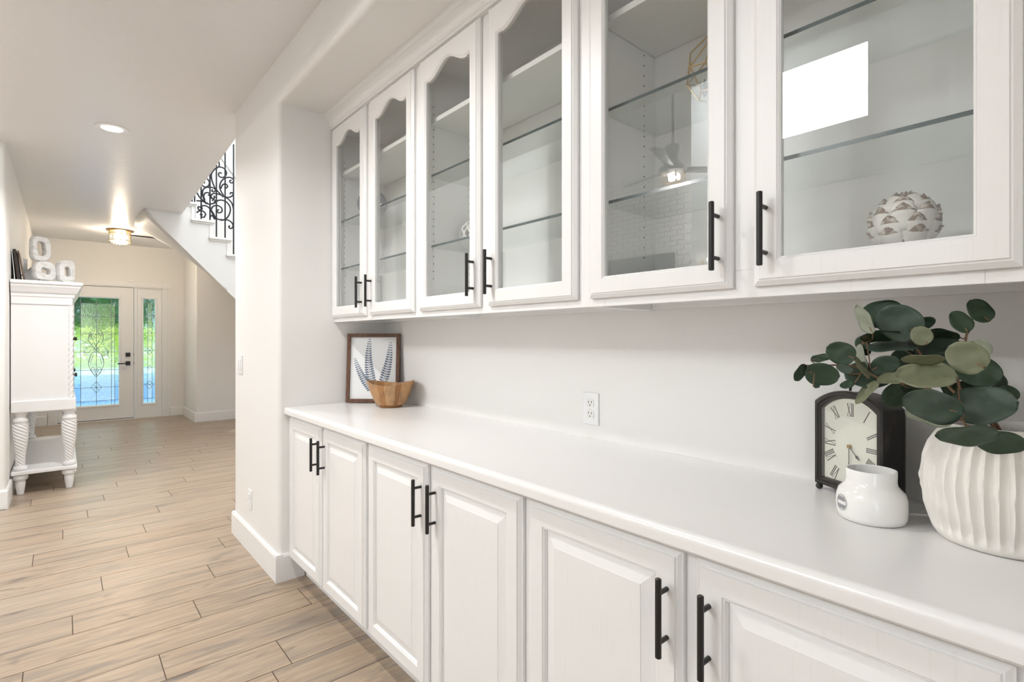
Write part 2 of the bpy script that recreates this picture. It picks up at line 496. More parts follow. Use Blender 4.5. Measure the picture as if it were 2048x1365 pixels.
# front door wall with openings
D0, D1, SL0, SL1, DT = -0.075, 0.862, 0.898, 1.235, 2.085
mb = MB()
mb.box(-0.5, D0, YD, YD + 0.15, 0, ZC + 0.1)
mb.box(D0, D1 + 0.4, YD, YD + 0.15, DT, ZC + 0.1)
mb.box(SL1, XBK + 0.1, YD, YD + 0.15, 0, DT)
mb.box(D1 + 0.4, XBK + 0.1, YD, YD + 0.15, DT, ZC + 0.1)
struct('wall_far', mb, M['wall'], 'warm white wall around the front door', 'wall')
poly = [(2.8, YBK), (XBK + R, YBK)] + [(XBK + R - R * math.sin(a), YBK + R - R * math.cos(a)) for a in [i * PI / 12 for i in range(1, 7)]] + [(XBK, YD), (XBK + 0.15, YD), (XBK + 0.15, YBK + 0.1), (2.8, YBK + 0.1)]
struct('wall_corner', MB().prism(poly, 'z', 0, ZC), M['wall'], 'white wall corner under the stairs to the right of the front door', 'wall', smooth=0.5)
struct('wall_stair_back', MB().box(0.6, 2.8, YBK, YBK + 0.1, ZC, ZT), M['wall'], 'white wall behind the stair railing', 'wall')
struct('wall_stair_right', MB().box(2.7, 2.8, 2.6, YBK + 0.1, 0, ZT), M['wall'], 'white right wall of the stairwell', 'wall')
struct('wall_stair_near', MB().box(0.4, 2.8, 3.45, 3.55, ZC + 0.32, ZT), M['wall'], 'white wall over the niche at the near end of the stairwell', 'wall')
struct('wall_stair_left', MB().box(0.3, 0.4, 3.45, YBK, ZC + 0.32, ZT), M['wall'], 'white upper wall on the left of the stairwell', 'wall')
# great room shell
WY0, WY1, WZ0, WZ1 = 2.0, 3.46, 4.0, 4.9
mb = MB()
mb.box(-5.3, -5.2, WY1, YL, 0, ZT); mb.box(-5.3, -5.2, WY0, WY1, 0, WZ0); mb.box(-5.3, -5.2, WY0, WY1, WZ1, ZT)
mb.box(-5.3, -5.2, -2.6, WY0, 0, ZT)
struct('wall_opposite', mb, M['wall'], 'white great room wall opposite the cabinets, mirrored in the cabinet glass', 'wall')
mb = MB()
mb.box(-5.3, -4.6, -2.6, -2.5, 0, ZT); mb.box(-4.6, -2.6, -2.6, -2.5, 2.35, ZT); mb.box(-2.6, 1.75, -2.6, -2.5, 0, ZT)
struct('wall_behind', mb, M['wall'], 'white wall behind the viewpoint with a wide opening', 'wall')
struct('wall_loft', MB().box(-0.5, -0.4, -2.5, YL, ZC + 0.32, ZT), M['wall'], 'white wall above the edge of the low ceiling', 'wall')

def window_frame(name, x, y0, y1, z0, z1, label):
    w = 0.05
    mb = MB().box(x - 0.08, x, y0, y0 + w, z0, z1).box(x - 0.08, x, y1 - w, y1, z0, z1).box(x - 0.08, x, y0 + w, y1 - w, z0, z0 + w).box(x - 0.08, x, y0 + w, y1 - w, z1 - w, z1)
    o = struct(name, mb, M['trim'], label, 'window')
    MB().box(x - 0.06, x - 0.054, y0 + w, y1 - w, z0 + w, z1 - w).build('pane', M['glass'], o)
window_frame('window_1', -5.2, WY0, WY1, WZ0, WZ1, 'high bright window mirrored in the rightmost cabinet door')

# ------------------------------------------------------------------ baseboards
def board_profile(h, t):
    return [(-0.021, 0), (t, 0), (t, h - 0.012), (t - 0.006, h), (-0.021, h)]
BH, BT = 0.142, 0.016
def base_x(name, x, y0, y1, side, label):      # along y on a wall at x, projecting to side (-1/+1)
    poly = [(x + side * p[0], p[1]) for p in board_profile(BH, BT)]
    struct(name, MB().prism(poly, 'y', y0, y1), M['trim'], label, 'baseboard')
def base_y(name, y, x0, x1, side, label):
    poly = [(y + side * p[0], p[1]) for p in board_profile(BH - 0.0008, BT)]
    struct(name, MB().prism([(p[0], p[1]) for p in poly], 'x', x0, x1), M['trim'], label, 'baseboard')
base_x('baseboard_return', XN, YN - BT + 0.001, YNF + BT - 0.001, -1, 'white baseboard along the face of the wall return')
base_y('baseboard_niche', YN, XN - BT + 0.002, 0.985, -1, 'white baseboard turning into the niche beside the lower cabinets')
base_y('baseboard_stair', YNF, XN - BT + 0.002, 1.75, 1, 'white baseboard on the stair side of the wall return')
base_x('baseboard_left', XL, YL - BT + 0.006, YD, 1, 'white baseboard behind the sideboard')
base_y('baseboard_left_return', YL, -5.2, XL + BT - 0.006, -1, 'white baseboard at the left edge of the hall opening')
base_y('baseboard_far', YD, 1.34, XBK, -1, 'short white baseboard right of the front door casing')
base_y('baseboard_far_left', YD, XL, D0 - 0.1, -1, 'short white baseboard left of the front door casing')
base_x('baseboard_corner', XBK, YBK - BT + 0.006, YD, -1, 'white baseboard on the wall with the far light switch')
base_y('baseboard_understair', YBK, XBK - BT + 0.006, 2.7, -1, 'white baseboard under the stairs')

# ------------------------------------------------------------------ handles
def handle(parent, x, y, z, name='handle'):
    mb = MB()
    mb.lathe([(0.0045, -0.0775), (0.0062, -0.0760), (0.0062, 0.0760), (0.0045, 0.0775)], (x - 0.030, y, z), 14)
    for dz in (-0.048, 0.048):
        mb.tube([(x - 0.030, y, z + dz), (x, y, z + dz)], 0.0048, 10)
    return mb.build(name, M['black'], parent, smooth=True, label='black bar pull')

# ------------------------------------------------------------------ upper cabinets
XF = 1.152           # face frame front
XDF = 1.132          # door front
PER, DW = 0.4685, 0.420
DL = [2.862 - PER * k for k in range(6)]
UZ0, UZ1 = 1.388, 2.437
def rect_loop(x, y0, y1, z0, z1, top):
    # bottom-left, bottom-right, right-top, points along the top (from high y1.. ) -> returns list matched to 'top' fractions
    pts = [(x, y1, z0), (x, y0, z0)]
    for (t, dz) in top: pts.append((x, y0 + (y1 - y0) * t, z1 + dz))
    return pts
NA = 24
ARCH = []
for i in range(NA + 1):
    t = i / NA
    s = abs(t - 0.5) * 0.304
    dz = 0.0
    if s < 0.112: dz = 0.046 * (0.5 + 0.5 * math.cos(PI * s / 0.112)) ** 0.85
    elif s < 0.135: dz = -0.003 * math.sin(PI * (s - 0.112) / 0.023)
    ARCH.append((t, dz))
FLAT = [(t, 0.0) for (t, dz) in ARCH]
def glass_door(parent, k, label=None):
    yl = DL[k]; yr = yl - DW
    gy1, gy0, gz0, gz1 = yl - 0.058, yr + 0.058, 1.447, 2.328
    xb = XF - 0.001
    def outer(x, ins): return rect_loop(x, yr + ins, yl - ins, UZ0 + ins, UZ1 - ins, FLAT)
    def inner(x, e): return rect_loop(x, gy0 - e, gy1 + e, gz0 - e, gz1 + e, ARCH)
    ls = [outer(xb, 0.0), outer(xb - 0.009, 0.0), outer(xb - 0.011, 0.003), outer(xb - 0.016, 0.010), outer(xb - 0.016, 0.0125), outer(XDF, 0.0145),
          inner(XDF, 0.0075), inner(XDF + 0.0025, 0.0055), inner(XDF + 0.002, 0.004), inner(XDF + 0.006, 0.0), inner(xb, 0.0)]
    d = MB().loops(ls, ring=True).build('door', M['cab'], parent, label=label)
    g = MB()
    lo = inner(XDF + 0.010, 0.0005); lo2 = inner(XDF + 0.0135, 0.0005)
    g.loops([lo, lo2], True, True)
    g.build('glass_pane', M['glass'], d)
    hy = yr + 0.029 if k % 2 == 0 else yl - 0.029
    handle(d, XDF, hy, 1.5045)
    return d
UNIT = [(YN - 0.002, 1.9345), (1.9345, 0.9975), (0.9975, YE + 0.002)]
ULAB = ['leftmost upper glass-door cabinet, next to the wall return', 'middle upper glass-door cabinet with a lattice orb inside',
        'rightmost upper glass-door cabinet holding the artichoke ornament and terrarium']
GSH = [1.927, 1.963, 1.929]
for ui, (ya, yb) in enumerate(UNIT):
    t = thing('upper_cabinet', ULAB[ui], 'cabinet', (1.30, (ya + yb) / 2, 1.365), group='upper glass-door cabinets')
    ZB, ZU = 1.365, 2.447
    dl1, dl2 = DL[2 * ui], DL[2 * ui + 1]
    # carcass: sides, floor, top, back
    mb = MB()
    mb.box(XF + 0.019, XB - 0.002, ya - 0.016, ya, ZB, ZU)
    mb.box(XF + 0.019, XB - 0.002, yb, yb + 0.016, ZB, ZU)
    mb.box(XF + 0.019, XB - 0.008, yb + 0.016, ya - 0.016, 1.428, 1.443)
    mb.box(XF + 0.019, XB - 0.008, yb + 0.016, ya - 0.016, 2.425, ZU)
    mb.box(XB - 0.008, XB - 0.002, yb + 0.016, ya - 0.016, 1.428, ZU)
    mb.box(XB - 0.022, XB - 0.002, yb + 0.016, ya - 0.016, ZB + 0.004, 1.428)
    mb.build('carcass', M['cabin'], t, bevel=0.0008)
    # face frame
    mb = MB()
    z0, z1 = 1.447 - 0.02, 2.40
    s1 = dl1 - 0.045; s2 = dl2 + 0.012; s3 = dl2 - 0.045
    e1 = dl1 - DW + 0.045; e2 = dl2 - DW + 0.045
    mb.box(XF, XF + 0.019, s1, ya, ZB, ZU); mb.box(XF, XF + 0.019, s3, e1, z0, z1); mb.box(XF, XF + 0.019, yb, e2, ZB, ZU)
    mb.box(XF, XF + 0.019, e2, s1, ZB, z0); mb.box(XF, XF + 0.019, e2, s1, z1, ZU)
    mb.build('face_frame', M['cab'], t, bevel=0.001)
    # pin holes
    mb = MB()
    for (yy, sgn) in ((ya - 0.0163, -1), (yb + 0.0163, 1)):
        for xx in (1.205, 1.395):
            for i in range(24):
                zz = 1.53 + 0.032 * i
                if zz > 2.35: break
                mb.tube([(xx, yy, zz), (xx, yy - sgn * 0.0004, zz)], 0.0028, 8)
    h = mb.build('shelf_pin_holes', M['hole'], t); h['kind'] = 'stuff'
    # shelves
    sx0, sx1 = 1.185, XB - 0.010
    MB().box(sx0, sx1, yb + 0.018, ya - 0.018, 2.182, 2.201).build('shelf', M['cabin'], t, bevel=0.0012, label='white wooden shelf')
    for zz in (GSH[ui], 1.664):
        mb = MB(); mb.box(sx0, sx1, yb + 0.018, ya - 0.018, zz - 0.0045, zz + 0.0045)
        mb.mi = [0, 0, 0, 0, 0, 1]
        sh = mb.build('glass_shelf', [M['shelfglass'], M['glassedge']], t, label='clear glass shelf with dark teal edge')
        for xx in (1.205, 1.395):
            MB().box(xx - 0.006, xx + 0.006, ya - 0.026, ya - 0.0165, zz - 0.013, zz - 0.005).build('shelf_clip', M['plate'], sh)
            MB().box(xx - 0.006, xx + 0.006, yb + 0.0165, yb + 0.026, zz - 0.013, zz - 0.005).build('shelf_clip', M['plate'], sh)
    glass_door(t, 2 * ui); glass_door(t, 2 * ui + 1)
# crown moulding
pr = [(XF, 2.437), (XF - 0.022, 2.437), (XF - 0.022, 2.446), (XF - 0.028, 2.449), (XF - 0.028, 2.4535)]
for i in range(7):
    a = i / 6 * PI / 2
    pr.append((XF - 0.030 - 0.030 * (1 - math.cos(a)), 2.4555 + 0.032 * math.sin(a)))
pr += [(XF - 0.064, 2.4885), (XF - 0.066, 2.496), (XF - 0.066, ZS), (XF, ZS)]
struct('trim_2', MB().prism(pr, 'y', YE, YN), M['cab'], 'white crown moulding along the top of the upper cabinets', 'crown moulding')

# ------------------------------------------------------------------ lower cabinets and worktop
XLD = 0.906
XLF = XLD + 0.020
LDL = [2.868 - 0.4685 * k for k in range(6)]
LW = 0.440
LZ0, LZ1 = 0.112, 0.859
def panel_door(parent, k):
    yl = LDL[k]; yr = max(yl - LW, YE + 0.03)
    xb = XLF - 0.001
    def L(x, i): return [(x, yl - i, LZ0 + i), (x, yr + i, LZ0 + i), (x, yr + i, LZ1 - i), (x, yl - i, LZ1 - i)]
    ls = [L(xb, 0), L(xb - 0.009, 0), L(xb - 0.010, 0.003), L(xb - 0.0155, 0.0095), L(xb - 0.0155, 0.012), L(XLD, 0.014), L(XLD, 0.054), L(XLD + 0.003, 0.0565),
          L(XLD + 0.003, 0.059), L(XLD + 0.0105, 0.063), L(xb, 0.063)]
    d = MB().loops(ls, ring=True).build('door', M['cab'], parent)
    p = [L(xb - 0.0005, 0.060), L(XLD + 0.0115, 0.0635), L(XLD + 0.010, 0.066), L(XLD + 0.0025, 0.094), L(XLD + 0.0015, 0.0945)]
    MB().loops(p, True, True).build('raised_panel', M['cab'], d)
    hy = yr + 0.030 if k % 2 == 0 else yl - 0.030
    handle(d, XLD, hy, 0.731)
LLAB = ['leftmost white lower cabinet under the framed fern print', 'middle white lower cabinet of the run', 'rightmost white lower cabinet under the clock and vase']
for ui, (ya, yb) in enumerate(UNIT):
    t = thing('lower_cabinet', LLAB[ui], 'cabinet', (1.18, (ya + yb) / 2, 0.0), group='lower panel-door cabinets')
    mb = MB()
    mb.box(XLF + 0.019, XB - 0.002, ya - 0.016, ya, 0.10, 0.870); mb.box(XLF + 0.019, XB - 0.002, yb, yb + 0.016, 0.10, 0.870)
    mb.box(XLF + 0.019, XB - 0.008, yb + 0.016, ya - 0.016, 0.10, 0.118); mb.box(XB - 0.008, XB - 0.002, yb + 0.016, ya - 0.016, 0.10, 0.870)
    mb.box(XLF + 0.019, XB - 0.008, yb + 0.016, ya - 0.016, 0.856, 0.870)
    mb.build('carcass', M['cabin'], t)
    mb = MB()
    d1, d2 = LDL[2 * ui], LDL[2 * ui + 1]
    a = [ya, d1 - 0.03, d1 - LW + 0.03, d2 - 0.03, max(d2 - LW + 0.03, YE + 0.05), yb]
    for (p, q) in ((a[0], a[1]), (a[2], a[3]), (a[4], a[5])): mb.box(XLF, XLF + 0.019, q, p, 0.10, 0.870)
    for (p, q) in ((a[1], a[2]), (a[3], a[4])):
        mb.box(XLF, XLF + 0.019, q, p, 0.10, 0.150); mb.box(XLF, XLF + 0.019, q, p, 0.82, 0.870)
    mb.build('face_frame', M['cab'], t)
    MB().box(0.992, 1.008, yb, ya, 0.0, 0.10).build('toe_kick', M['cab'], t)
    panel_door(t, 2 * ui); panel_door(t, 2 * ui + 1)
cr = 0.016
pr = [(XB - 0.001, 0.911), (XB - 0.001, 0.872), (0.883 + 0.006, 0.872), (0.883, 0.878)] + [(0.883 + cr - cr * math.cos(a), 0.911 - cr + cr * math.sin(a)) for a in [i * PI / 14 for i in range(8)]]
wt = MB().prism(pr, 'y', YE + 0.001, YN - 0.001).build('worktop', M['counter'], None, smooth=0.5)
tag(wt, 'long white worktop with rounded front edge over the lower cabinets', 'worktop')

# ------------------------------------------------------------------ stairs
t = thing('staircase', 'white staircase rising to the left above the foyer with a boxed-in underside', 'staircase', (1.6, YST, 0.0))
RISE, GO = 0.193, 0.188
def nose(k): return (1.405 + GO * k, 2.703 - RISE * k)      # right end of each tread
ks = list(range(-4, 7))
top = []
for k in ks:
    nx, nz = nose(k)
    top += [(nx - 0.03 - GO, nz - 0.03), (nx - 0.03, nz - 0.03)]
under = [(0.705, 2.748), (1.609, 1.811), (2.69, 0.70)]
ks = ks[1:]; top = top[2:]
poly = [(0.706, nose(-3)[1] - 0.03)] + top[1:] + [(2.69, top[-1][1]), (2.69, 0.70), (1.609, 1.811), (0.706, ZC + 0.003)]
poly2 = []
for p in poly:
    if not poly2 or (abs(p[0] - poly2[-1][0]) + abs(p[1] - poly2[-1][1]) > 1e-5): poly2.append(p)
MB().prism(poly2, 'y', YST, YST + 0.05).build('stringer', M['trim'], t)
# boxed-in underside (twists between the front edge and the wall corner)
mb = MB()
A, B, Cc, E1 = Vector((0.705, YST, 2.747)), Vector((0.722, 8.343, 2.747)), Vector((1.539, YBK - 0.006, 2.453)), Vector((1.545, YST, 1.877))
G1, G2 = Vector((2.69, YST, 0.70)), Vector((2.69, YBK - 0.006, 1.35))
nn, mm = 10, 8
for (p, q, r, w) in ((A, E1, B, Cc), (E1, G1, Cc, G2)):
    vs, fs = [], []
    for i in range(nn + 1):
        a = p.lerp(q, i / nn); b = r.lerp(w, i / nn)
        for j in range(mm + 1):
            f = j / mm
            c = a.lerp(b, f)
            if p is A: c.y += 0.10 * math.sin(PI * f) * (1 - i / nn) ; c.x += -0.03 * math.sin(PI * f) * (1 - i / nn)
            vs.append(c)
    for i in range(nn):
        for j in range(mm):
            fs.append((i * (mm + 1) + j, (i + 1) * (mm + 1) + j, (i + 1) * (mm + 1) + j + 1, i * (mm + 1) + j + 1))
    mb.add(vs, fs)
so = mb.build('soffit', M['wall'], t, smooth=True)
sm = so.modifiers.new('solid', 'SOLIDIFY'); sm.thickness = 0.02; sm.offset = -1
for k in ks:
    nx, nz = nose(k)
    tr = MB().box(nx - 0.255, nx, YST - 0.035, YST + 0.92, nz - 0.028, nz).build('tread', M['trim'], t, bevel=0.005)
    MB().box(nx - 0.245, nx - 0.012, YST - 0.018, YST - 0.001, nz - 0.048, nz - 0.028).build('scotia', M['trim'], tr, bevel=0.004)
    MB().box(nx - 0.05, nx - 0.03, YST + 0.051, YST + 0.90, nz - RISE - 0.0, nz - 0.028).build('riser', M['trim'], t)
    # small bracket board on the stringer under each riser line
    MB().box(nx - 0.060, nx - 0.022, YST - 0.010, YST - 0.0005, nz - RISE, nz - 0.049).build('riser_end', M['trim'], t, bevel=0.002)
    run = MB().box(nx - 0.24, nx - 0.004, YST + 0.12, YST + 0.82, nz + 0.0005, nz + 0.014)
    run.box(nx - 0.030, nx - 0.006, YST + 0.12, YST + 0.82, nz - RISE + 0.014, nz + 0.0005)
    run.build('carpet', M['carpet'], t, label='brown stair carpet')

def zy(x, y, Y): return on_y(260 + x / 4.1375, 270 + y / 4.1375, Y)
rail = thing('stair_railing', 'black wrought-iron scroll railing standing on the stair treads', 'railing', (1.3, 7.26, 2.5))
YR = 7.26
for (x, y0, y1) in ((513, 470, 545), (535, 435, 548), (589, 372, 686), (662, 285, 697), (715, 320, 740), (787, 352, 842), (857, 310, 880), (463, 500, 535)):
    p, q = zy(x, y0, YR), zy(x, y1, YR)
    k = None
    for kk in ks:
        nx, nz = nose(kk)
        if nx - GO - 0.02 < q.x <= nx + 0.005: k = kk
    zb = nose(k)[1] if k is not None else q.z
    MB().tube([(q.x, YR, zb), (q.x, YR, p.z + 0.35)], 0.0085, 8).build('baluster', M['iron'], rail, smooth=True)
SC = [
 [(728, 212), (738, 235), (735, 262), (700, 285), (675, 320), (675, 360), (690, 410), (715, 455), (770, 510)],
 [(735, 265), (775, 275), (798, 310), (790, 340), (765, 352), (740, 345), (732, 325), (745, 312), (760, 320)],
 [(785, 355), (830, 352), (858, 375), (850, 395), (830, 395), (826, 380), (840, 375)],
 [(785, 358), (755, 385), (742, 430), (755, 470), (775, 500)],
 [(752, 445), (765, 415), (790, 405), (808, 425), (795, 440), (785, 430)],
 [(770, 505), (815, 518), (850, 500), (850, 480), (832, 480), (830, 492)],
 [(605, 355), (640, 365), (657, 395), (645, 425), (615, 430), (595, 410), (600, 390), (615, 390), (615, 402)],
 [(535, 435), (550, 470), (580, 520), (635, 568)],
 [(640, 430), (608, 450), (600, 490), (615, 540), (635, 568), (670, 572), (710, 560)],
 [(620, 540), (610, 505), (625, 480), (650, 480), (658, 495), (645, 500)],
 [(640, 435), (680, 435), (708, 455), (695, 470), (678, 465), (682, 452)],
 [(672, 530), (670, 505), (690, 485), (730, 490), (790, 515), (840, 560), (858, 620)],
 [(700, 560), (740, 540), (790, 550), (825, 590), (828, 640), (800, 690), (760, 705), (715, 690), (685, 655), (672, 620), (690, 590), (725, 585), (758, 605), (760, 635), (735, 645), (720, 630), (735, 618)],
 [(550, 545), (600, 550), (640, 570)],
 [(575, 600), (610, 585), (650, 600), (690, 650), (712, 700)],
 [(552, 645), (575, 628), (605, 632), (625, 655), (612, 682), (590, 675), (592, 655)],
 [(762, 705), (810, 705), (845, 730), (852, 760), (835, 775), (818, 765), (825, 750)],
 [(570, 590), (562, 605), (575, 622), (596, 612), (592, 596)],
 [(660, 690), (678, 665), (700, 700)],
 [(672, 512), (684, 528), (702, 516), (692, 503)],
 [(680, 545), (695, 535), (705, 548), (694, 558)],
]
for sc in SC:
    pts = spline([zy(x, y, YR - 0.012) for x, y in sc], 4)
    MB().tube(pts, 0.0088, 6).build('scroll', M['iron'], rail, smooth=True)
for (x, y) in ((770, 508), (632, 565), (758, 704), (590, 660), (785, 356)):
    p = zy(x, y, YR - 0.012)
    MB().box(p.x - 0.014, p.x + 0.014, YR - 0.024, YR, p.z - 0.010, p.z + 0.010).build('collar', M['iron'], rail, bevel=0.002)
# sloping moulding on the wall behind the railing
p, q = on_y(425, 283, YBK), on_y(490, 374, YBK)
d = (q - p); d.normalize(); nrm = Vector((-d.z, 0, d.x))
mb = MB()
for (o0, o1, th_) in ((-0.05, 0.05, 0.02), (-0.05, -0.03, 0.035)):
    a, b = p + nrm * o0, p + nrm * o1; c, e = q + nrm * o1, q + nrm * o0
    mb.prism([(w.x, w.z) for w in (a, b, c, e)], 'y', YBK - th_, YBK)
struct('trim_3', mb, M['trim'], 'sloping white moulding on the wall behind the stair railing', 'moulding')

# ------------------------------------------------------------------ front door and sidelight
def zd(x, y): return on_y(140 + x / 4.873, 570 + y / 4.873, YD + 0.02)
# casing
mb = MB()
def fluted(mb, x0, x1, z0, z1):
    mb.box(x0, x1, YD - 0.018, YD, z0, z1)
    w = x1 - x0
    for f in (0.18, 0.42, 0.66):
        mb.box(x0 + w * f, x0 + w * (f + 0.14), YD - 0.024, YD - 0.018, z0, z1)
fluted(mb, 1.240, 1.335, 0.0, 2.085); fluted(mb, D0 - 0.095, D0, 0.0, 2.085)
mb.box(D0, 1.240, YD - 0.018, YD, 2.082, 2.165); mb.box(D0, 1.240, YD - 0.024, YD - 0.018, 2.10, 2.145)
for x0 in (1.236, D0 - 0.10):
    mb.box(x0, x0 + 0.104, YD - 0.03, YD, 2.078, 2.175); mb.tube([(x0 + 0.052, YD - 0.036, 2.126), (x0 + 0.052, YD - 0.03, 2.126)], 0.03, 20)
struct('trim_4', mb, M['trim'], 'fluted white casing around the front door and sidelight', 'casing')
struct('trim_5', MB().box(D0, D0 + 0.012, YD, YD + 0.12, 0, DT).box(D1 - 0.004, SL0, YD - 0.004, YD + 0.12, 0, DT).box(SL1 - 0.012, SL1, YD, YD + 0.12, 0, DT).box(D0 + 0.012, D1 - 0.004, YD, YD + 0.12, DT - 0.008, DT).box(SL0, SL1 - 0.012, YD, YD + 0.12, DT - 0.02, DT).box(D0, SL1, YD - 0.01, YD + 0.12, 0.0, 0.012),
       M['trim'], 'white jambs and threshold of the front door', 'door frame')
GX0, GX1, GZ0, GZ1 = 0.128, 0.662, 0.248, 1.895
door = MB()
dx0, dx1, dz0, dz1 = D0 + 0.016, D1 - 0.012, 0.022, DT - 0.012
def rl(y, x0, x1, z0, z1): return [(x0, y, z0), (x1, y, z0), (x1, y, z1), (x0, y, z1)]
def slab_loops(x0, x1, z0, z1, gx0, gx1, gz0, gz1, y0, y1):
    return [rl(y1, x0, x1, z0, z1), rl(y0, x0, x1, z0, z1), rl(y0, gx0 - 0.035, gx1 + 0.035, gz0 - 0.035, gz1 + 0.035), rl(y0 - 0.010, gx0 - 0.030, gx1 + 0.030, gz0 - 0.030, gz1 + 0.030),
            rl(y0 - 0.010, gx0 - 0.012, gx1 + 0.012, gz0 - 0.012, gz1 + 0.012), rl(y0 + 0.004, gx0, gx1, gz0, gz1), rl(y1, gx0, gx1, gz0, gz1)]
dr = struct('door_1', MB().loops(slab_loops(dx0, dx1, dz0, dz1, GX0, GX1, GZ0, GZ1, YD + 0.008, YD + 0.052), ring=True), M['trim'], 'white front door with a tall leaded glass light', 'door')
def panes(parent, xs, zs, yy, border):
    for i in range(len(xs) - 1):
        for j in range(len(zs) - 1):
            edge = i == 0 or j == 0 or i == len(xs) - 2 or j == len(zs) - 2
            MB().box(xs[i] + 0.0015, xs[i + 1] - 0.0015, yy, yy + 0.005, zs[j] + 0.0015, zs[j + 1] - 0.0015).build('glass_piece', M['stain2'] if edge and border else M['stain1'], parent)
yy = YD + 0.028
def zx(x): return zd(x, 700).x
def zz_(y, x=300): return zd(x, y).z
xs = [GX0, zx(105), zx(257), zx(403), zx(437), GX1]
zs = [GZ0, zz_(1130), zz_(1000), zz_(830), zz_(655), zz_(480), zz_(310), zz_(185), GZ1]
panes(dr, xs, zs, yy, True)
def came(parent, pts, r=0.0032):
    MB().tube(pts, r, 6).build('lead_strip', M['came'], parent)
for x in xs[1:-1]: came(dr, [(x, yy - 0.001, GZ0), (x, yy - 0.001, GZ1)])
for z in zs[1:-1]: came(dr, [(GX0, yy - 0.001, z), (GX1, yy - 0.001, z)])
def pt(x, y): 
    p = zd(x, y); return Vector((p.x, yy - 0.003, p.z))
for cv in ([(250, 405), (195, 460), (178, 520), (200, 570), (255, 635), (310, 690), (330, 760), (310, 830), (258, 900)],
           [(262, 405), (315, 460), (328, 520), (305, 570), (255, 635), (200, 690), (180, 760), (200, 830), (252, 900)],
           [(255, 635), (200, 605), (160, 615), (130, 655), (165, 690), (210, 675), (255, 635)],
           [(255, 635), (310, 605), (350, 615), (375, 655), (340, 690), (300, 675), (255, 635)],
           [(195, 460), (215, 520), (255, 600)], [(315, 460), (295, 520), (255, 600)],
           [(200, 830), (225, 800), (256, 830), (285, 800), (310, 830)], [(178, 520), (215, 490), (256, 520), (295, 490), (328, 520)],
           [(215, 860), (256, 840), (300, 860)]):
    came(dr, spline([pt(*q) for q in cv], 5), 0.0028)
def bevel_piece(parent, quad, yy):
    c = sum(quad, Vector()) / len(quad)
    ls = [[Vector((p.x, yy, p.z)) for p in quad], [Vector((c.x + (p.x - c.x) * 0.6, yy - 0.006, c.z + (p.z - c.z) * 0.6)) for p in quad]]
    MB().loops(ls, True, True).build('bevelled_piece', M['bevelglass'], parent)
    came(parent, [Vector((p.x, yy - 0.001, p.z)) for p in quad] + [Vector((quad[0].x, yy - 0.001, quad[0].z))], 0.003)
def diamond(parent, cx, cy, rx, ry, yy, split=True):
    T, Rr, Bm, Ll = (cx, cy - ry), (cx + rx, cy), (cx, cy + ry), (cx - rx, cy)
    md = lambda a, b: ((a[0] + b[0]) / 2, (a[1] + b[1]) / 2)
    c = (cx, cy)
    def P(a):
        p = zd(*a); return Vector((p.x, yy, p.z))
    if split:
        for q in ((T, md(T, Rr), c, md(T, Ll)), (Rr, md(Rr, Bm), c, md(T, Rr)), (Bm, md(Bm, Ll), c, md(Rr, Bm)), (Ll, md(Ll, T), c, md(Bm, Ll))):
            bevel_piece(parent, [P(a) for a in q], yy)
    else: bevel_piece(parent, [P(a) for a in (T, Rr, Bm, Ll)], yy)
yb_ = yy - 0.006
diamond(dr, 257, 305, 52, 45, yb_); diamond(dr, 257, 1000, 53, 55, yb_)
for q in ([(185, 500), (215, 450), (245, 430), (225, 480)], [(265, 430), (300, 450), (325, 500), (290, 480)], [(180, 760), (205, 700), (225, 690), (200, 760)], [(310, 690), (330, 760), (310, 770), (290, 700)],
          [(205, 830), (235, 820), (256, 885), (225, 870)], [(310, 830), (280, 820), (258, 885), (290, 870)], [(135, 655), (170, 622), (200, 640), (170, 680)], [(375, 655), (340, 622), (310, 640), (340, 680)], [(256, 600), (285, 635), (256, 675), (225, 635)]):
    bevel_piece(dr, [pt(*a) for a in q], yb_)
mb = MB(); px = 0.778
mb.box(px - 0.03, px + 0.03, YD - 0.010, YD + 0.008, 0.985, 1.047)
mb.box(px - 0.012, px + 0.012, YD - 0.022, YD - 0.010, 1.004, 1.028)
mb.build('deadbolt', M['black'], dr, bevel=0.002)
mb = MB().box(px - 0.03, px + 0.03, YD - 0.010, YD + 0.008, 0.850, 0.912).tube([(px, YD - 0.005, 0.878), (px, YD - 0.045, 0.878)], 0.010, 10)
mb.box(px - 0.135, px + 0.01, YD - 0.053, YD - 0.041, 0.869, 0.887)
mb.build('lever_handle', M['black'], dr, bevel=0.002)
MB().box(D1 - 0.0118, D1 - 0.0050, YD + 0.003, YD + 0.04, 0.86, 0.90).box(D1 - 0.0118, D1 - 0.0050, YD + 0.003, YD + 0.04, 1.0, 1.035).build('strike_plate', M['black'], dr)
sx0, sx1 = 0.980, 1.133
sd = struct('window_2', MB().loops(slab_loops(SL0 + 0.004, SL1 - 0.014, 0.014, DT - 0.022, sx0, sx1, 0.235, 1.905, YD + 0.008, YD + 0.052), ring=True), M['trim'], 'narrow leaded glass sidelight right of the front door', 'sidelight')
def zx2(x): return zd(x, 700).x
xs = [sx0, zx2(757), zx2(800), sx1]; zs = [0.235, zz_(1105, 775), zz_(970, 775), zz_(805, 775), zz_(640, 775), zz_(470, 775), zz_(300, 775), zz_(180, 775), 1.905]
panes(sd, xs, zs, yy, True)
for x in xs[1:-1]: came(sd, [(x, yy - 0.001, 0.235), (x, yy - 0.001, 1.905)])
for z in zs[1:-1]: came(sd, [(sx0, yy - 0.001, z), (sx1, yy - 0.001, z)])
for (y, rx, ry, sp) in ((305, 40, 38, True), (470, 20, 22, False), (640, 42, 45, True), (808, 20, 22, False), (975, 42, 38, True)):
    diamond(sd, 775, y, rx, ry, yb_, sp)
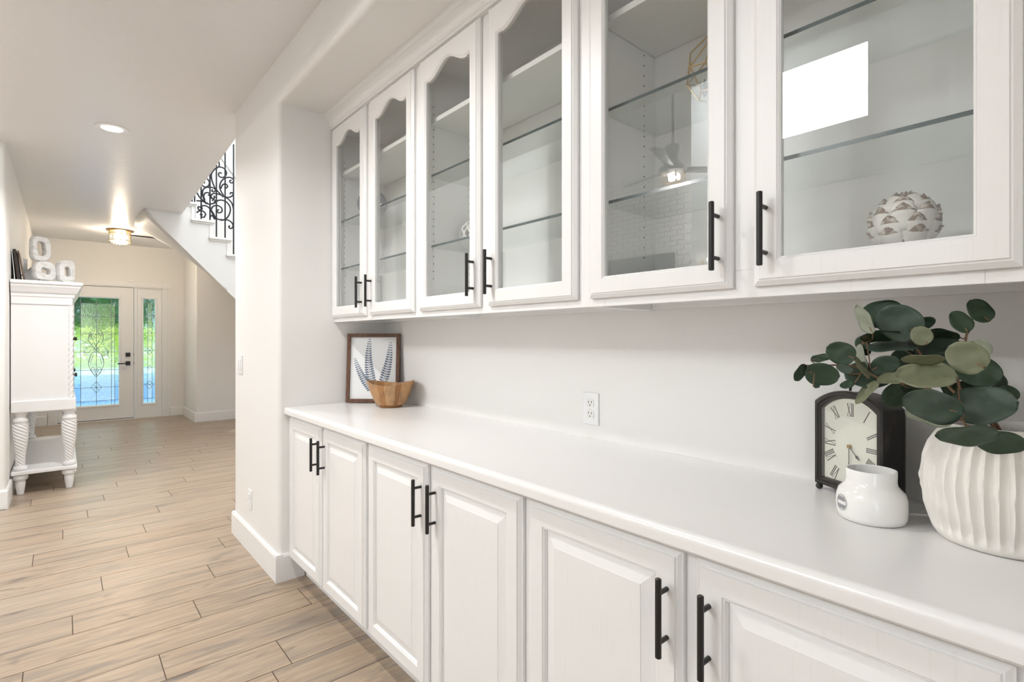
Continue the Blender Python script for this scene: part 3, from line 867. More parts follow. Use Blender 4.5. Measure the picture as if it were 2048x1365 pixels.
MB().box(dx0, dx1, YD + 0.012, YD + 0.05, 0.0122, 0.0215).build('door_sweep', M['black'], dr)
MB().box(dx0 - 0.003, dx0 - 0.0002, YD + 0.014, YD + 0.05, 0.013, dz1).box(dx1 + 0.0002, dx1 + 0.006, YD + 0.042, YD + 0.05, 0.013, dz1).box(dx0, dx1, YD + 0.014, YD + 0.05, dz1 + 0.0002, dz1 + 0.0035).build('weatherstrip', M['black'], dr)
ch = MB().box(0.775, 0.845, YD - 0.03, YD - 0.0245, 2.166, 2.192).box(0.78, 0.84, YD - 0.022, YD, 2.166, 2.190).build('door_sensor', M['plate'], None, bevel=0.003)
tag(ch, 'small white sensor box on top of the front door casing', 'sensor')

# ------------------------------------------------------------------ outdoors beyond the front door
struct('ground_porch', MB().box(-2.5, 4.0, 10.36, 12.4, -0.15, -0.02), M['concrete'], 'pale concrete porch beyond the front door', 'porch')
struct('ground_driveway', MB().box(-22, 30, 12.4, 25.0, -0.25, -0.10), M['drive_shade'], 'driveway beyond the front door with the house shade in its blue-grey colour', 'driveway')
struct('ground_street', MB().box(-40, 60, 25.0, 30.0, -0.25, -0.10), M['concrete'], 'pale street beyond the driveway', 'street')
struct('ground_lawn', MB().box(-40, 60, 30.0, 45.0, -0.25, -0.10), M['lawn'], 'green lawn across the street', 'lawn')
def bush(name, c, r, seed, label, m, n=420):
    rnd = random.Random(seed)
    t = thing(name, label, 'tree', (c[0], c[1], c[2] - r[2]))
    MB().tube([(c[0], c[1], c[2] - r[2]), (c[0] + 0.1, c[1], c[2])], [0.16, 0.09], 8).build('trunk', M['stemm'], t)
    mb = MB()
    for i in range(n):
        q = rnd.uniform(0, 2 * PI); w = rnd.uniform(-1, 1); rr = rnd.uniform(0.55, 1.0); h = math.sqrt(1 - w * w)
        p = Vector((c[0] + r[0] * rr * h * math.cos(q), c[1] + r[1] * rr * h * math.sin(q), c[2] + r[2] * rr * w * 0.95))
        a = Vector((rnd.gauss(0, 1), rnd.gauss(0, 1), rnd.gauss(0, 1))).normalized(); b = a.orthogonal().normalized()
        s = rnd.uniform(0.32, 0.6)
        mb.add([p - a * s, p + b * s * 0.5, p + a * s, p - b * s * 0.5], [(0, 1, 2, 3)])
    f = mb.build('foliage', m, t); f['kind'] = 'stuff'
TREES = [(-3.6, 36, 4.7, 'dark green tree seen through the left of the door glass'), (2.4, 36.5, 4.7, 'dark green tree seen through the right of the door glass'),
         (8.4, 36, 4.7, 'dark green tree standing right of the others across the street')]
for i, (x, y, z, lb) in enumerate(TREES): bush('tree', (x, y, z), (2.9, 1.6, 4.8), i + 3, lb, M['leafmass'], 1500)
hd = thing('hedge', 'sunlit yellow-green hedge across the street beyond the front door', 'hedge', (2.5, 31.5, -0.1))
rnd = random.Random(2)
mb = MB()
for i in range(2600):
    p = Vector((rnd.uniform(-6, 11), rnd.uniform(30.9, 32.1), rnd.uniform(-0.05, 1.75) ** 1.0))
    a = Vector((rnd.gauss(0, 1), rnd.gauss(0, 1), rnd.gauss(0, 1))).normalized(); b = a.orthogonal().normalized(); q = rnd.uniform(0.10, 0.20)
    mb.add([p - a * q, p + b * q * 0.5, p + a * q, p - b * q * 0.5], [(0, 1, 2, 3)])
f = mb.build('foliage', M['lawn'], hd); f['kind'] = 'stuff'

# ------------------------------------------------------------------ lights of the hall
rl_ = thing('recessed_light', 'lit round recessed ceiling light in the hall', 'ceiling light', (0.26, 4.595, ZC))
MB().lathe([(0.060, -0.001), (0.098, -0.001), (0.096, -0.007), (0.064, -0.005)], (0.26, 4.595, ZC), 40, close=True).build('trim_ring', M['plate'], rl_, smooth=True)
MB().lathe([(0.064, -0.0005), (0.062, -0.004), (0.030, -0.0045)], (0.26, 4.595, ZC), 32).build('lens', M['lens'], rl_)
light('recessed_lamp', 'SPOT', (0.26, 4.595, ZC - 0.02), (0, 0, 0), 105, WARM, spot=2.7, radius=0.05)
fl = thing('flush_light', 'brass drum ceiling light with ribbed glass by the front door', 'ceiling light', (0.588, 8.87, ZC))
c = (0.588, 8.87, ZC)
MB().lathe([(0.0, -0.0005), (0.150, -0.0005), (0.152, -0.012), (0.135, -0.022), (0.02, -0.022)], c, 40).build('canopy', M['brass'], fl, smooth=True)
MB().lathe([(0.121, -0.022), (0.121, -0.175), (0.117, -0.175), (0.117, -0.022)], c, 96, mod=lambda r, z, q: r + 0.0022 * math.sin(q * 24), close=True).build('glass_drum', M['ribglass'], fl, smooth=True)
for z in (-0.045, -0.142):
    MB().lathe([(0.1245, z), (0.1285, z), (0.1285, z - 0.008), (0.1245, z - 0.008)], c, 40, close=True).build('ring', M['brass'], fl, smooth=True)
for k in range(4):
    q = k * PI / 2 + 0.5
    x, y = c[0] + 0.1305 * math.cos(q), c[1] + 0.1305 * math.sin(q)
    MB().tube([(x, y, ZC - 0.02), (x, y, ZC - 0.155)], 0.004, 8).build('strap', M['brass'], fl)
for k in range(3):
    q = k * 2 * PI / 3
    x, y = c[0] + 0.05 * math.cos(q), c[1] + 0.05 * math.sin(q)
    MB().lathe([(0.012, -0.022), (0.014, -0.045), (0.028, -0.075), (0.030, -0.095), (0.018, -0.118), (0.003, -0.124)], (x, y, ZC), 16).build('bulb', M['bulb'], fl, smooth=True)
light('flush_lamp', 'POINT', (c[0], c[1], ZC - 0.11), (0, 0, 0), 30, WARM2, radius=0.06)
# can over the cabinets, outside the picture, and an added great-room fill lamp
for i, (x, y, lb) in enumerate(((0.20, 1.85, 'lit recessed ceiling light above the cabinet run'), (-1.5, 4.3, 'added recessed ceiling lamp high in the great room brightening the wall return'))):
    ZC_ = (ZC, ZT)[i]
    r2 = thing('recessed_light', lb, 'ceiling light', (x, y, ZC_))
    MB().lathe([(0.060, -0.001), (0.098, -0.001), (0.096, -0.007), (0.064, -0.005)], (x, y, ZC_), 32, close=True).build('trim_ring', M['plate'], r2, smooth=True)
    MB().lathe([(0.064, -0.0005), (0.062, -0.004), (0.030, -0.0045)], (x, y, ZC_), 24).build('lens', M['lens'], r2)
    light('recessed_lamp', 'SPOT', (x, y, ZC_ - 0.02), (0, 0, 0), (62, 130)[i], WARM, spot=2.7, radius=0.05)

# ------------------------------------------------------------------ switches and outlets
def plate_on_x(name, label, x, side, y0, y1, z0, z1, rockers, cat):
    t = thing(name, label, cat, (x, (y0 + y1) / 2, z0))
    MB().box(x, x + side * 0.006, y0, y1, z0, z1).build('cover_plate', M['plate'], t, bevel=0.002)
    for r in rockers:
        MB().box(x + side * 0.006, x + side * 0.010, r[0], r[1], r[2], r[3]).build(r[4], M['plate'], t, bevel=0.001)
    return t
plate_on_x('light_switch', 'white double rocker switch on the wall return', XN, -1, 3.580, 3.700, 1.052, 1.168,
           [(3.597, 3.632, 1.076, 1.144, 'rocker'), (3.648, 3.683, 1.076, 1.144, 'rocker')], 'switch')
plate_on_x('wall_outlet', 'white outlet low on the wall return above the baseboard', XN, -1, 3.365, 3.437, 0.250, 0.365,
           [(3.383, 3.419, 0.270, 0.300, 'socket'), (3.383, 3.419, 0.314, 0.344, 'socket')], 'outlet')
plate_on_x('light_switch', 'white switch on the wall right of the front door', XBK, -1, 9.63, 9.705, 1.04, 1.16, [(9.652, 9.684, 1.068, 1.132, 'rocker')], 'switch')
t = thing('wall_outlet', 'white duplex outlet on the niche wall above the worktop', 'outlet', (XB, 1.256, 0.96))
MB().box(XB - 0.006, XB, 1.219, 1.293, 0.961, 1.076).build('cover_plate', M['plate'], t, bevel=0.002)
for zc in (0.9985, 1.0385):
    oc = []
    for i in range(28):
        q = 2 * PI * i / 28
        oc.append((max(-0.0135, min(0.0135, 0.0175 * math.cos(q))) * 1.2, 0.0165 * math.sin(q)))
    s = MB().prism([(1.256 + a, zc + b) for a, b in [(max(-0.0165, min(0.0165, p[0])), max(-0.0135, min(0.0135, p[1]))) for p in oc]], 'x', XB - 0.0085, XB - 0.006).build('socket', M['ceramic'], t)
    for dy in (-0.0065, 0.0065):
        MB().box(XB - 0.0088, XB - 0.0084, 1.256 + dy - 0.0012, 1.256 + dy + 0.0012, zc + 0.0005, zc + 0.009).build('slot', M['hole'], s)
    MB().tube([(XB - 0.0088, 1.256, zc - 0.0065), (XB - 0.0084, 1.256, zc - 0.0065)], 0.0026, 10).build('slot', M['hole'], s)
MB().tube([(XB - 0.0075, 1.256, 1.0185), (XB - 0.006, 1.256, 1.0185)], 0.003, 12).build('screw', M['plate'], t)

# ------------------------------------------------------------------ tall white sideboard in the hall
HX0, HX1, HY0, HY1 = -0.318, 0.062, 5.80, 7.68
t = thing('sideboard', 'tall white sideboard on twisted legs against the hall wall', 'sideboard', (-0.12, 6.74, 0))
MB().box(HX0, HX1 - 0.02, HY0 + 0.004, HY1 - 0.004, 0.76, 1.60).build('body', M['hutch'], t)
MB().box(HX0 - 0.0, HX1 + 0.022, HY0 - 0.018, HY1 + 0.018, 0.672, 0.768).build('apron', M['hutch'], t, bevel=0.008)
MB().box(HX0, HX1, HY0 - 0.006, HY1 + 0.006, 1.555, 1.625).build('frieze', M['hutch'], t, bevel=0.003)
# cornice: swept profile round three sides
prof = [(0.0, 1.612), (0.012, 1.618), (0.014, 1.640), (0.026, 1.652), (0.046, 1.690), (0.052, 1.700), (0.052, 1.712), (0.066, 1.722), (0.066, 1.746)]
def ring(o, z): return [(HX0, HY0 - o, z), (HX1 + o, HY0 - o, z), (HX1 + o, HY1 + o, z), (HX0, HY1 + o, z)]
MB().loops([ring(o, z) for o, z in prof], True, True).build('cornice', M['hutch'], t)
for (x, y) in ((HX1 - 0.012, HY0 + 0.010), (HX1 - 0.012, HY1 - 0.010)):
    pr = [(0.016, 0.77 + 0.785 * i / 60) for i in range(61)]
    MB().lathe(pr, (x, y, 0), 16, mod=lambda r, z, q: r + 0.0035 * math.sin(3 * q - z * 130)).build('rope_column', M['hutch'], t, smooth=True)
legprof = [(0.046, 0.672), (0.046, 0.655), (0.036, 0.648), (0.036, 0.630), (0.050, 0.615), (0.050, 0.590), (0.042, 0.583)]
n = 130
for i in range(n + 1):
    f = i / n
    legprof.append((0.043 + 0.011 * math.sin(PI * min(1, (f + 0.22) / 0.95)) - 0.016 * f, 0.580 - 0.345 * f))
legprof += [(0.040, 0.232), (0.044, 0.222), (0.044, 0.203), (0.036, 0.196)]
def legmod(r, z, q):
    if 0.240 < z < 0.578: return r + 0.0032 * math.sin(7 * q + z * 235)
    return r
lowprof = [(0.036, 0.166), (0.046, 0.156), (0.050, 0.138), (0.044, 0.122), (0.030, 0.112), (0.034, 0.095), (0.031, 0.07), (0.022, 0.002), (0.0, 0.0)]
for (x, y) in ((-0.264, 5.848), (0.040, 5.848), (-0.264, 7.63), (0.040, 7.63)):
    mb = MB(); mb.lathe(legprof, (x, y, 0), 56, mod=legmod); mb.lathe(lowprof[:-1], (x, y, 0), 28)
    mb.build('leg', M['hutch'], t, smooth=0.9)
MB().box(HX0, HX1 + 0.03, HY0 - 0.01, HY1 + 0.01, 0.166, 0.197).build('shelf', M['hutch'], t, bevel=0.006)
for k in range(4):
    ya = HY0 + 0.035 + 0.4525 * k; yb = ya + 0.445
    d = MB().loops([[(HX1 - 0.02, ya, 0.775), (HX1 - 0.02, yb, 0.775), (HX1 - 0.02, yb, 1.55), (HX1 - 0.02, ya, 1.55)], [(HX1, ya, 0.775), (HX1, yb, 0.775), (HX1, yb, 1.55), (HX1, ya, 1.55)],
                    [(HX1, ya + .05, .825), (HX1, yb - .05, .825), (HX1, yb - .05, 1.50), (HX1, ya + .05, 1.50)], [(HX1 - .008, ya + .06, .835), (HX1 - .008, yb - .06, .835), (HX1 - .008, yb - .06, 1.49), (HX1 - .008, ya + .06, 1.49)]], True, True).build('door', M['hutch'], t)
    ky = yb - 0.03 if k % 2 == 0 else ya + 0.03
    for kz in (1.27, 0.94):
        MB().tube([(HX1 - 0.001, ky, kz), (HX1 + 0.018, ky, kz), (HX1 + 0.020, ky, kz), (HX1 + 0.034, ky, kz), (HX1 + 0.038, ky, kz)], [0.006, 0.006, 0.016, 0.016, 0.008], 14).build('knob', M['black'], d, smooth=True)
ZHT = 1.746
# link sculptures on top
def link_ring(name, label, c, w, h, hw, hh, th, yaw, tilt, seed, group='whitewashed link ornaments'):
    rnd = random.Random(seed)
    t = thing(name, label, 'ornament', c, yaw, group)
    N = 36
    ol, il = [], []
    jit = [rnd.uniform(-0.04, 0.04) for _ in range(9)]
    for i in range(N):
        q = 2 * PI * i / N
        def sup(a, b, e, q): 
            cq, sq = math.cos(q), math.sin(q)
            return a * math.copysign(abs(cq) ** e, cq), b * math.copysign(abs(sq) ** e, sq)
        wob = 1 + 0.03 * math.sin(3 * q + seed) + jit[i // 4]* 0.4
        a, b = sup(w / 2, h / 2, 0.62, q); ol.append((a * wob, b * wob))
        a, b = sup(hw / 2, hh / 2, 0.6, q + tilt * 0); ca, sa = math.cos(tilt), math.sin(tilt)
        il.append((a * ca - b * sa, a * sa + b * ca))
    zmin = min(p[1] for p in ol)
    def L(pts, y, s=1.0): return [(p[0] * s, y, p[1] * s - zmin) for p in pts]
    mb = MB().loops([L(ol, -th / 2 + 0.006), L(ol, th / 2 - 0.006), L([(p[0] * .95, p[1] * .95) for p in ol], th / 2), L([(p[0] * 1.08, p[1] * 1.08) for p in il], th / 2), L(il, th / 2 - 0.004), L(il, -th / 2 + 0.004), L([(p[0] * 1.08, p[1] * 1.08) for p in il], -th / 2), L([(p[0] * .95, p[1] * .95) for p in ol], -th / 2)], ring=True)
    mb.build('ring', M['white_wash'], t, smooth=0.8, local=True)
    return t
link_ring('link_ornament', 'whitewashed link ornament on short black pegs on the sideboard', (-0.122, 5.90, ZHT + 0.017), 0.148, 0.158, 0.068, 0.044, 0.060, 0.5, -0.5, 3)
tt = bpy.data.objects['link_ornament']
for dx in (-0.035, -0.005, 0.03):
    mb = MB().tube([(dx, 0, -0.017), (dx, 0, 0.008)], 0.003, 8); mb.build('peg', M['black'], tt, local=True)
link_ring('link_ornament', 'tall whitewashed link ornament balanced on top of another link', (-0.148, 5.905, ZHT + 0.017 + 0.158), 0.132, 0.205, 0.060, 0.120, 0.060, 0.5, 0.12, 8)
link_ring('link_ornament', 'oval whitewashed link ornament standing alone nearest the sideboard edge', (0.016, 5.925, ZHT), 0.120, 0.200, 0.045, 0.080, 0.060, 0.5, 0.1, 5)
# frames leaning against the wall on the sideboard
def lean_frame(label, y0, y1, h, xbot, xtop, th, m, hm=None):
    t = thing('leaning_frame', label, 'picture frame', (xbot, (y0 + y1) / 2, ZHT), group='frames leaning on the hall wall')
    d = Vector((xtop - xbot, 0, h)).normalized(); n_ = Vector((d.z, 0, -d.x))
    def P(s, y, q): 
        p = Vector((xbot, y, ZHT)) + d * s + n_ * q; return p
    fw = 0.022
    H = math.hypot(xtop - xbot, h)
    mb = MB()
    for (ya, yb, sa, sb) in ((y0, y0 + fw, 0, H), (y1 - fw, y1, 0, H), (y0 + fw, y1 - fw, 0, fw), (y0 + fw, y1 - fw, H - fw, H)):
        mb.add([P(sa, ya, 0), P(sb, ya, 0), P(sb, yb, 0), P(sa, yb, 0), P(sa, ya, -th), P(sb, ya, -th), P(sb, yb, -th), P(sa, yb, -th)],
               [(0, 1, 2, 3), (4, 7, 6, 5), (0, 4, 5, 1), (1, 5, 6, 2), (2, 6, 7, 3), (3, 7, 4, 0)])
    mb.build('frame', m, t)
    MB().add([P(fw, y0 + fw, -th * .4), P(H - fw, y0 + fw, -th * .4), P(H - fw, y1 - fw, -th * .4), P(fw, y1 - fw, -th * .4)] + [P(fw, y0 + fw, -th * .8), P(H - fw, y0 + fw, -th * .8), P(H - fw, y1 - fw, -th * .8), P(fw, y1 - fw, -th * .8)],
             [(0, 1, 2, 3), (7, 6, 5, 4), (0, 4, 5, 1), (1, 5, 6, 2), (2, 6, 7, 3), (3, 7, 4, 0)]).build('picture', hm or M['paper'], t)
lean_frame('dark brown frame leaning steeply against the hall wall on the sideboard', 5.95, 6.25, 0.268, -0.268, -0.297, 0.018, M['darkwood'])
lean_frame('lower brown frame leaning in front of the dark frame', 5.99, 6.22, 0.262, -0.240, -0.282, 0.008, M['brownwood'])
lean_frame('thin white frame closest to the hall wall on the sideboard', 5.93, 6.3, 0.262, -0.298, -0.3185, 0.004, M['paper'])
t = thing('house_ornament', 'small white house-shaped ornament behind the leaning frames', 'ornament', (-0.235, 6.36, ZHT))
MB().prism([(-0.27, ZHT), (-0.165, ZHT), (-0.165, ZHT + 0.09), (-0.2175, ZHT + 0.15), (-0.27, ZHT + 0.09)], 'y', 6.33, 6.40).build('house_body', M['plate'], t, bevel=0.002)
mb = MB().prism([(-0.28, ZHT + 0.083), (-0.2175, ZHT + 0.152), (-0.155, ZHT + 0.083), (-0.155, ZHT + 0.092), (-0.2175, ZHT + 0.162), (-0.28, ZHT + 0.092)], 'y', 6.322, 6.408).build('roof', M['white_wash'], t)
MB().box(-0.268, -0.240, 6.345, 6.385, ZHT + 0.11, ZHT + 0.235).build('chimney', M['plate'], t)

# ------------------------------------------------------------------ framed fern print on the worktop
ZW = 0.911
FW, FH, FT = 0.300, 0.388, 0.020
yaw = math.atan2(-0.673, 0.74)
pf = thing('picture_frame', 'walnut-framed blue fern print leaning in the niche corner on the worktop', 'picture frame', (1.324, 2.742, ZW + 0.0025), yaw)
lean = math.radians(4.5)
def FP(x, y, z):      # local: x along width, y depth (negative towards the room), z up before the lean
    return Vector((x, y * math.cos(lean) + z * math.sin(lean), z * math.cos(lean) - y * math.sin(lean)))
def fbox(mb, x0, x1, y0, y1, z0, z1):
    m2 = MB().box(x0, x1, y0, y1, z0, z1); m2.v = [tuple(FP(*p)) for p in m2.v]; mb.add(m2.v, m2.f)
fw = 0.020
for (a) in ((-FW / 2, -FW / 2 + fw, 0, FH), (FW / 2 - fw, FW / 2, 0, FH), (-FW / 2 + fw, FW / 2 - fw, 0, fw), (-FW / 2 + fw, FW / 2 - fw, FH - fw, FH)):
    mb = MB(); fbox(mb, a[0], a[1], -FT, 0.0, a[2], a[3]); mb.build('frame_rail', M['walnut'], pf, bevel=0.0015, local=True)
mb = MB(); fbox(mb, -FW / 2 + fw, FW / 2 - fw, -0.008, -0.002, fw, FH - fw); pp = mb.build('paper', M['paper'], pf, local=True)
mb = MB(); fbox(mb, -FW / 2 + fw, FW / 2 - fw, -0.0135, -0.0115, fw, FH - fw); mb.build('glass', M['artglass'], pf, local=True)
def fern(base, tip, bend, n, lmax):
    mb = MB()
    b, tp = Vector((base[0], 0, base[1])), Vector((tip[0], 0, tip[1]))
    side = Vector(((tp - b).z, 0, -(tp - b).x)).normalized()
    def P(f): return b.lerp(tp, f) + side * bend * math.sin(PI * f)
    yv = -0.0083
    def quad(pts): mb.add([FP(p.x, yv, p.z) for p in pts], [tuple(range(len(pts)))])
    pts = [P(i / 24) for i in range(25)]
    for i in range(24):
        w = 0.0019 * (1 - i / 34); quad([pts[i] - side * w, pts[i + 1] - side * w, pts[i + 1] + side * w, pts[i] + side * w])
    for i in range(n):
        f = (i + 0.5) / n
        p = P(f); tg = (P(min(1, f + .02)) - P(max(0, f - .02))).normalized(); sd = Vector((tg.z, 0, -tg.x))
        ll = lmax * (1 - f) ** 0.7 * (0.75 + 0.25 * min(1, f * 4)) + 0.006
        for sg in (-1, 1):
            d = (sd * sg + tg * 0.20).normalized(); w = Vector((d.z, 0, -d.x)); wd = min(0.0052, ll * 0.26)
            pl = [p + d * 0.001, p + d * ll * .35 + w * wd * .9, p + d * ll * .75 + w * wd, p + d * ll, p + d * ll * .75 - w * wd, p + d * ll * .35 - w * wd * .9]
            quad(pl)
    f = mb.build('fern_print', M['ink'], pp, local=True)
fern((-0.010, 0.070), (-0.108, 0.250), -0.010, 17, 0.022)
fern((0.000, 0.085), (-0.023, 0.362), -0.016, 21, 0.030)
fern((0.052, 0.100), (0.096, 0.342), 0.010, 18, 0.028)

# ------------------------------------------------------------------ wooden bowl
BC = (1.322, 2.528, ZW)
bw = thing('wooden_bowl', 'acacia wood bowl with a wavy rim in front of the framed print', 'bowl', BC)
NS = 20
ang0 = math.atan2(-0.673, 0.74)
def rimz(q): return 0.130 + 0.0100 * math.cos(2 * (q - ang0)) 
def bowl_pt(q, f, inner):
    zt = rimz(q)
    if not inner:
        z = 0.016 + (zt - 0.016) * f; r = 0.062 + 0.061 * (z / 0.13) ** 0.72
    else:
        z = 0.022 + (zt - 0.022) * f; r = 0.052 + 0.063 * (max(z - 0.006, 0) / 0.13) ** 0.72
    return (BC[0] + r * math.cos(q), BC[1] + r * math.sin(q), BC[2] + z)
widths = [1, .5, 1.3, .7, 1.1, .4, .9, 1.2, .6, 1.0, .5, 1.2, .8, 1.1]
tot = sum(widths); acc = 0
for si, w in enumerate(widths):
    q0 = 2 * PI * acc / tot; acc += w; q1 = 2 * PI * acc / tot
    mb = MB(); kq, kf = 6, 6
    for inner in (False, True):
        vs = [bowl_pt(q0 + (q1 - q0) * i / kq, j / kf, inner) for i in range(kq + 1) for j in range(kf + 1)]
        mb.add(vs, [(i * (kf + 1) + j, (i + 1) * (kf + 1) + j, (i + 1) * (kf + 1) + j + 1, i * (kf + 1) + j + 1) for i in range(kq) for j in range(kf)])
    half = (kq + 1) * (kf + 1)
    fs = [(i * (kf + 1) + kf, (i + 1) * (kf + 1) + kf, half + (i + 1) * (kf + 1) + kf, half + i * (kf + 1) + kf) for i in range(kq)]
    fs += [(i * (kf + 1), (i + 1) * (kf + 1), half + (i + 1) * (kf + 1), half + i * (kf + 1)) for i in range(kq)]
    for f in fs: mb.f.append(f); mb.mi.append(0)
    mb.build('stave', BOWLW[[0, 2, 1, 0, 1, 2, 3, 1, 0, 3, 2, 1, 0, 3][si]], bw, smooth=0.5)
MB().lathe([(0.055, 0.0), (0.0595, 0.002), (0.062, 0.0165), (0.053, 0.023)], BC, 36).build('base', BOWLW[2], bw, smooth=0.5)

# ------------------------------------------------------------------ mantel clock
CKW, CKD = 0.178, 0.070
FLc = Vector((1.386, 0.484, 0)); e1 = Vector((-0.458, -0.889, 0)).normalized()
ck = thing('mantel_clock', 'black arched mantel clock with Roman numerals standing on ball feet', 'clock', tuple(FLc + e1 * CKW / 2 + Vector((0, 0, ZW))), math.atan2(e1.y, e1.x))
# local axes: x along the face (left to right), y to the back, z up
def tomb(w, z0, zs, zt, n=18):
    pts = [(-w / 2, z0), (w / 2, z0), (w / 2, zs)]
    rise = zt - zs
    Rr = (w * w / 4 + rise * rise) / (2 * rise); a = math.asin(min(1, w / 2 / Rr))
    for i in range(1, n): 
        q = a - 2 * a * i / n; pts.append((Rr * math.sin(q), zt - Rr + Rr * math.cos(q)))
    return pts + [(-w / 2, zs)]
def TL(w, z0, zs, zt, y): return [(p[0], y, p[1]) for p in tomb(w, z0, zs, zt)]
bz = 0.014
MB().loops([TL(CKW - .012, bz + .006, .208, .238, CKD), TL(CKW - .006, bz + .003, .211, .241, CKD - 0.006), TL(CKW - .006, bz + .003, .211, .241, 0.012), TL(CKW, bz, .214, .244, 0.010), TL(CKW, bz, .214, .244, 0.002), TL(CKW - 0.006, bz + .004, .211, .241, -0.002),
            TL(CKW - .018, bz + .010, .206, .235, -0.002), TL(CKW - .022, bz + .012, .204, .233, 0.002), TL(CKW - .030, bz + .016, .200, .229, 0.003), TL(CKW - .034, bz + .018, .198, .227, 0.016), TL(CKW - .034, bz + .018, .198, .227, 0.020)], True, True).build('case', M['clock'], ck, local=True)
dl = MB().loops([TL(CKW - .035, bz + .0185, .1975, .2265, 0.0155), TL(CKW - .035, bz + .0185, .1975, .2265, 0.0125)], True, True).build('dial', M['dial'], ck, local=True)
def bar(mb, a, b, w, y=0.0122):
    a, b = Vector((a[0], 0, a[1])), Vector((b[0], 0, b[1])); d = (b - a).normalized(); s_ = Vector((d.z, 0, -d.x)) * w / 2
    q = [a - s_, b - s_, b + s_, a + s_]
    mb.add([(p.x, y, p.z) for p in q] + [(p.x, y + 0.0004, p.z) for p in q], [(0, 1, 2, 3), (7, 6, 5, 4), (0, 4, 5, 1), (1, 5, 6, 2), (2, 6, 7, 3), (3, 7, 4, 0)])
dcx, dcz = 0.0, 0.118
GL = {'I': ([((0, 0), (0, 1))], 0.34), 'V': ([((-.36, 1), (0, 0)), ((.36, 1), (0, 0))], 0.95), 'X': ([((-.38, 1), (.38, 0)), ((.38, 1), (-.38, 0))], 0.98)}
NUM = ['XII', 'I', 'II', 'III', 'IIII', 'V', 'VI', 'VII', 'VIII', 'IX', 'X', 'XI']
for i, s_ in enumerate(NUM):
    q = 2 * PI * i / 12
    dx, dz = math.sin(q), math.cos(q)
    k = min(0.0555 / max(abs(dx), 1e-6), 0.083 / max(abs(dz), 1e-6) if dz < 0 else 0.083 / max(dz, 1e-6))
    k = min(k, 0.083)
    c0 = Vector((dcx + dx * k, 0, dcz + dz * k * (0.95 if dz < 0 else 1.0)))
    up = Vector((dx, 0, dz)); rt = Vector((dz, 0, -dx))
    Hh, Ww = 0.029, 0.0112
    mb = MB(); wtot = sum(GL[ch][1] for ch in s_); xx = -wtot / 2
    for ch in s_:
        st, adv = GL[ch]; xc = xx + adv / 2; xx += adv
        for li, (a, b) in enumerate(st):
            P0 = c0 + rt * (xc + a[0]) * Ww + up * (a[1] - .5) * Hh; P1 = c0 + rt * (xc + b[0]) * Ww + up * (b[1] - .5) * Hh
            bar(mb, (P0.x, P0.z), (P1.x, P1.z), 0.0011 if (ch != 'I' and li == 1) else 0.0021)
    for e in (-.5, .5):
        P0 = c0 + rt * (-wtot / 2 * Ww) + up * e * Hh; P1 = c0 + rt * (wtot / 2 * Ww) + up * e * Hh
        bar(mb, (P0.x, P0.z), (P1.x, P1.z), 0.0006)
    mb.build('numeral', M['dialink'], dl, local=True)
def hand(name, ang, ln, wd):
    mb = MB(); d = Vector((math.sin(ang), 0, math.cos(ang))); s_ = Vector((d.z, 0, -d.x)); c0 = Vector((dcx, 0, dcz))
    pts = [c0 - s_ * .0008, c0 + d * ln * .62 - s_ * .0008, c0 + d * ln * .74 - s_ * wd, c0 + d * ln, c0 + d * ln * .74 + s_ * wd, c0 + d * ln * .62 + s_ * .0008, c0 + s_ * .0008]
    y = 0.008
    mb.loops([[(p.x, y, p.z) for p in pts], [(p.x, y + .0006, p.z) for p in pts]], True, True)
    mb.build(name, M['dialink'], ck, local=True)
hand('hour_hand', math.radians(135), 0.038, 0.0032); hand('minute_hand', math.radians(180), 0.060, 0.0028)
MB().tube([(dcx, 0.0125, dcz), (dcx, 0.0065, dcz)], 0.0045, 16).build('hand_boss', M['brass'], ck, local=True, smooth=True)
mb = MB().loops([TL(CKW - .035, bz + .0185, .1975, .2265, 0.0045), TL(CKW - .035, bz + .0185, .1975, .2265, 0.0035)], True, True); mb.build('glass', M['glass'], ck, local=True)
for x in (-CKW / 2 + .008, CKW / 2 - .008):
    for y in (0.006, CKD - 0.010):
        pr = [(0.0075 * math.sin(PI * i / 10) + 0.0004, 0.0075 - 0.0075 * math.cos(PI * i / 10)) for i in range(11)]
        MB().lathe(pr, (x, y, 0), 16).build('ball_foot', M['clock'], ck, local=True, smooth=True)
pts = [(0.022 * math.cos(q), CKD / 2, 0.238 + 0.026 * math.sin(q) + 0.004) for q in [PI * i / 14 for i in range(15)]]
MB().tube(pts, 0.0028, 8).build('carry_ring', M['black'], ck, local=True, smooth=True)

# ------------------------------------------------------------------ white jar
JC = (1.2355, 0.327, ZW)
jar = thing('ceramic_jar', 'glossy white wide-mouth jar with a small oval label', 'jar', JC)
pr = [(0.052, 0.0), (0.0575, 0.003), (0.0600, 0.012), (0.0607, 0.030), (0.0600, 0.046), (0.0565, 0.058), (0.0490, 0.066), (0.0445, 0.072), (0.0432, 0.080), (0.0437, 0.0985), (0.0430, 0.1005),
      (0.0405, 0.0995), (0.0398, 0.085), (0.0400, 0.074), (0.0510, 0.060), (0.0565, 0.046), (0.0570, 0.012), (0.040, 0.006)]
MB().lathe(pr, JC, 64).build('body', M['ceramic'], jar, smooth=0.9)
lq = math.atan2(-0.327, -1.2355) - 0.95
def lab(rx, rz, dr): 
    pts = []
    for i in range(32):
        q = 2 * PI * i / 32; aa = lq + rx * math.cos(q) / 0.0605; rr = 0.0609 + dr
        pts.append((JC[0] + rr * math.cos(aa), JC[1] + rr * math.sin(aa), JC[2] + 0.034 + rz * math.sin(q)))
    return pts
M['label_grey'] = mat('grey_label', (0.30, 0.30, 0.31), 0.6)
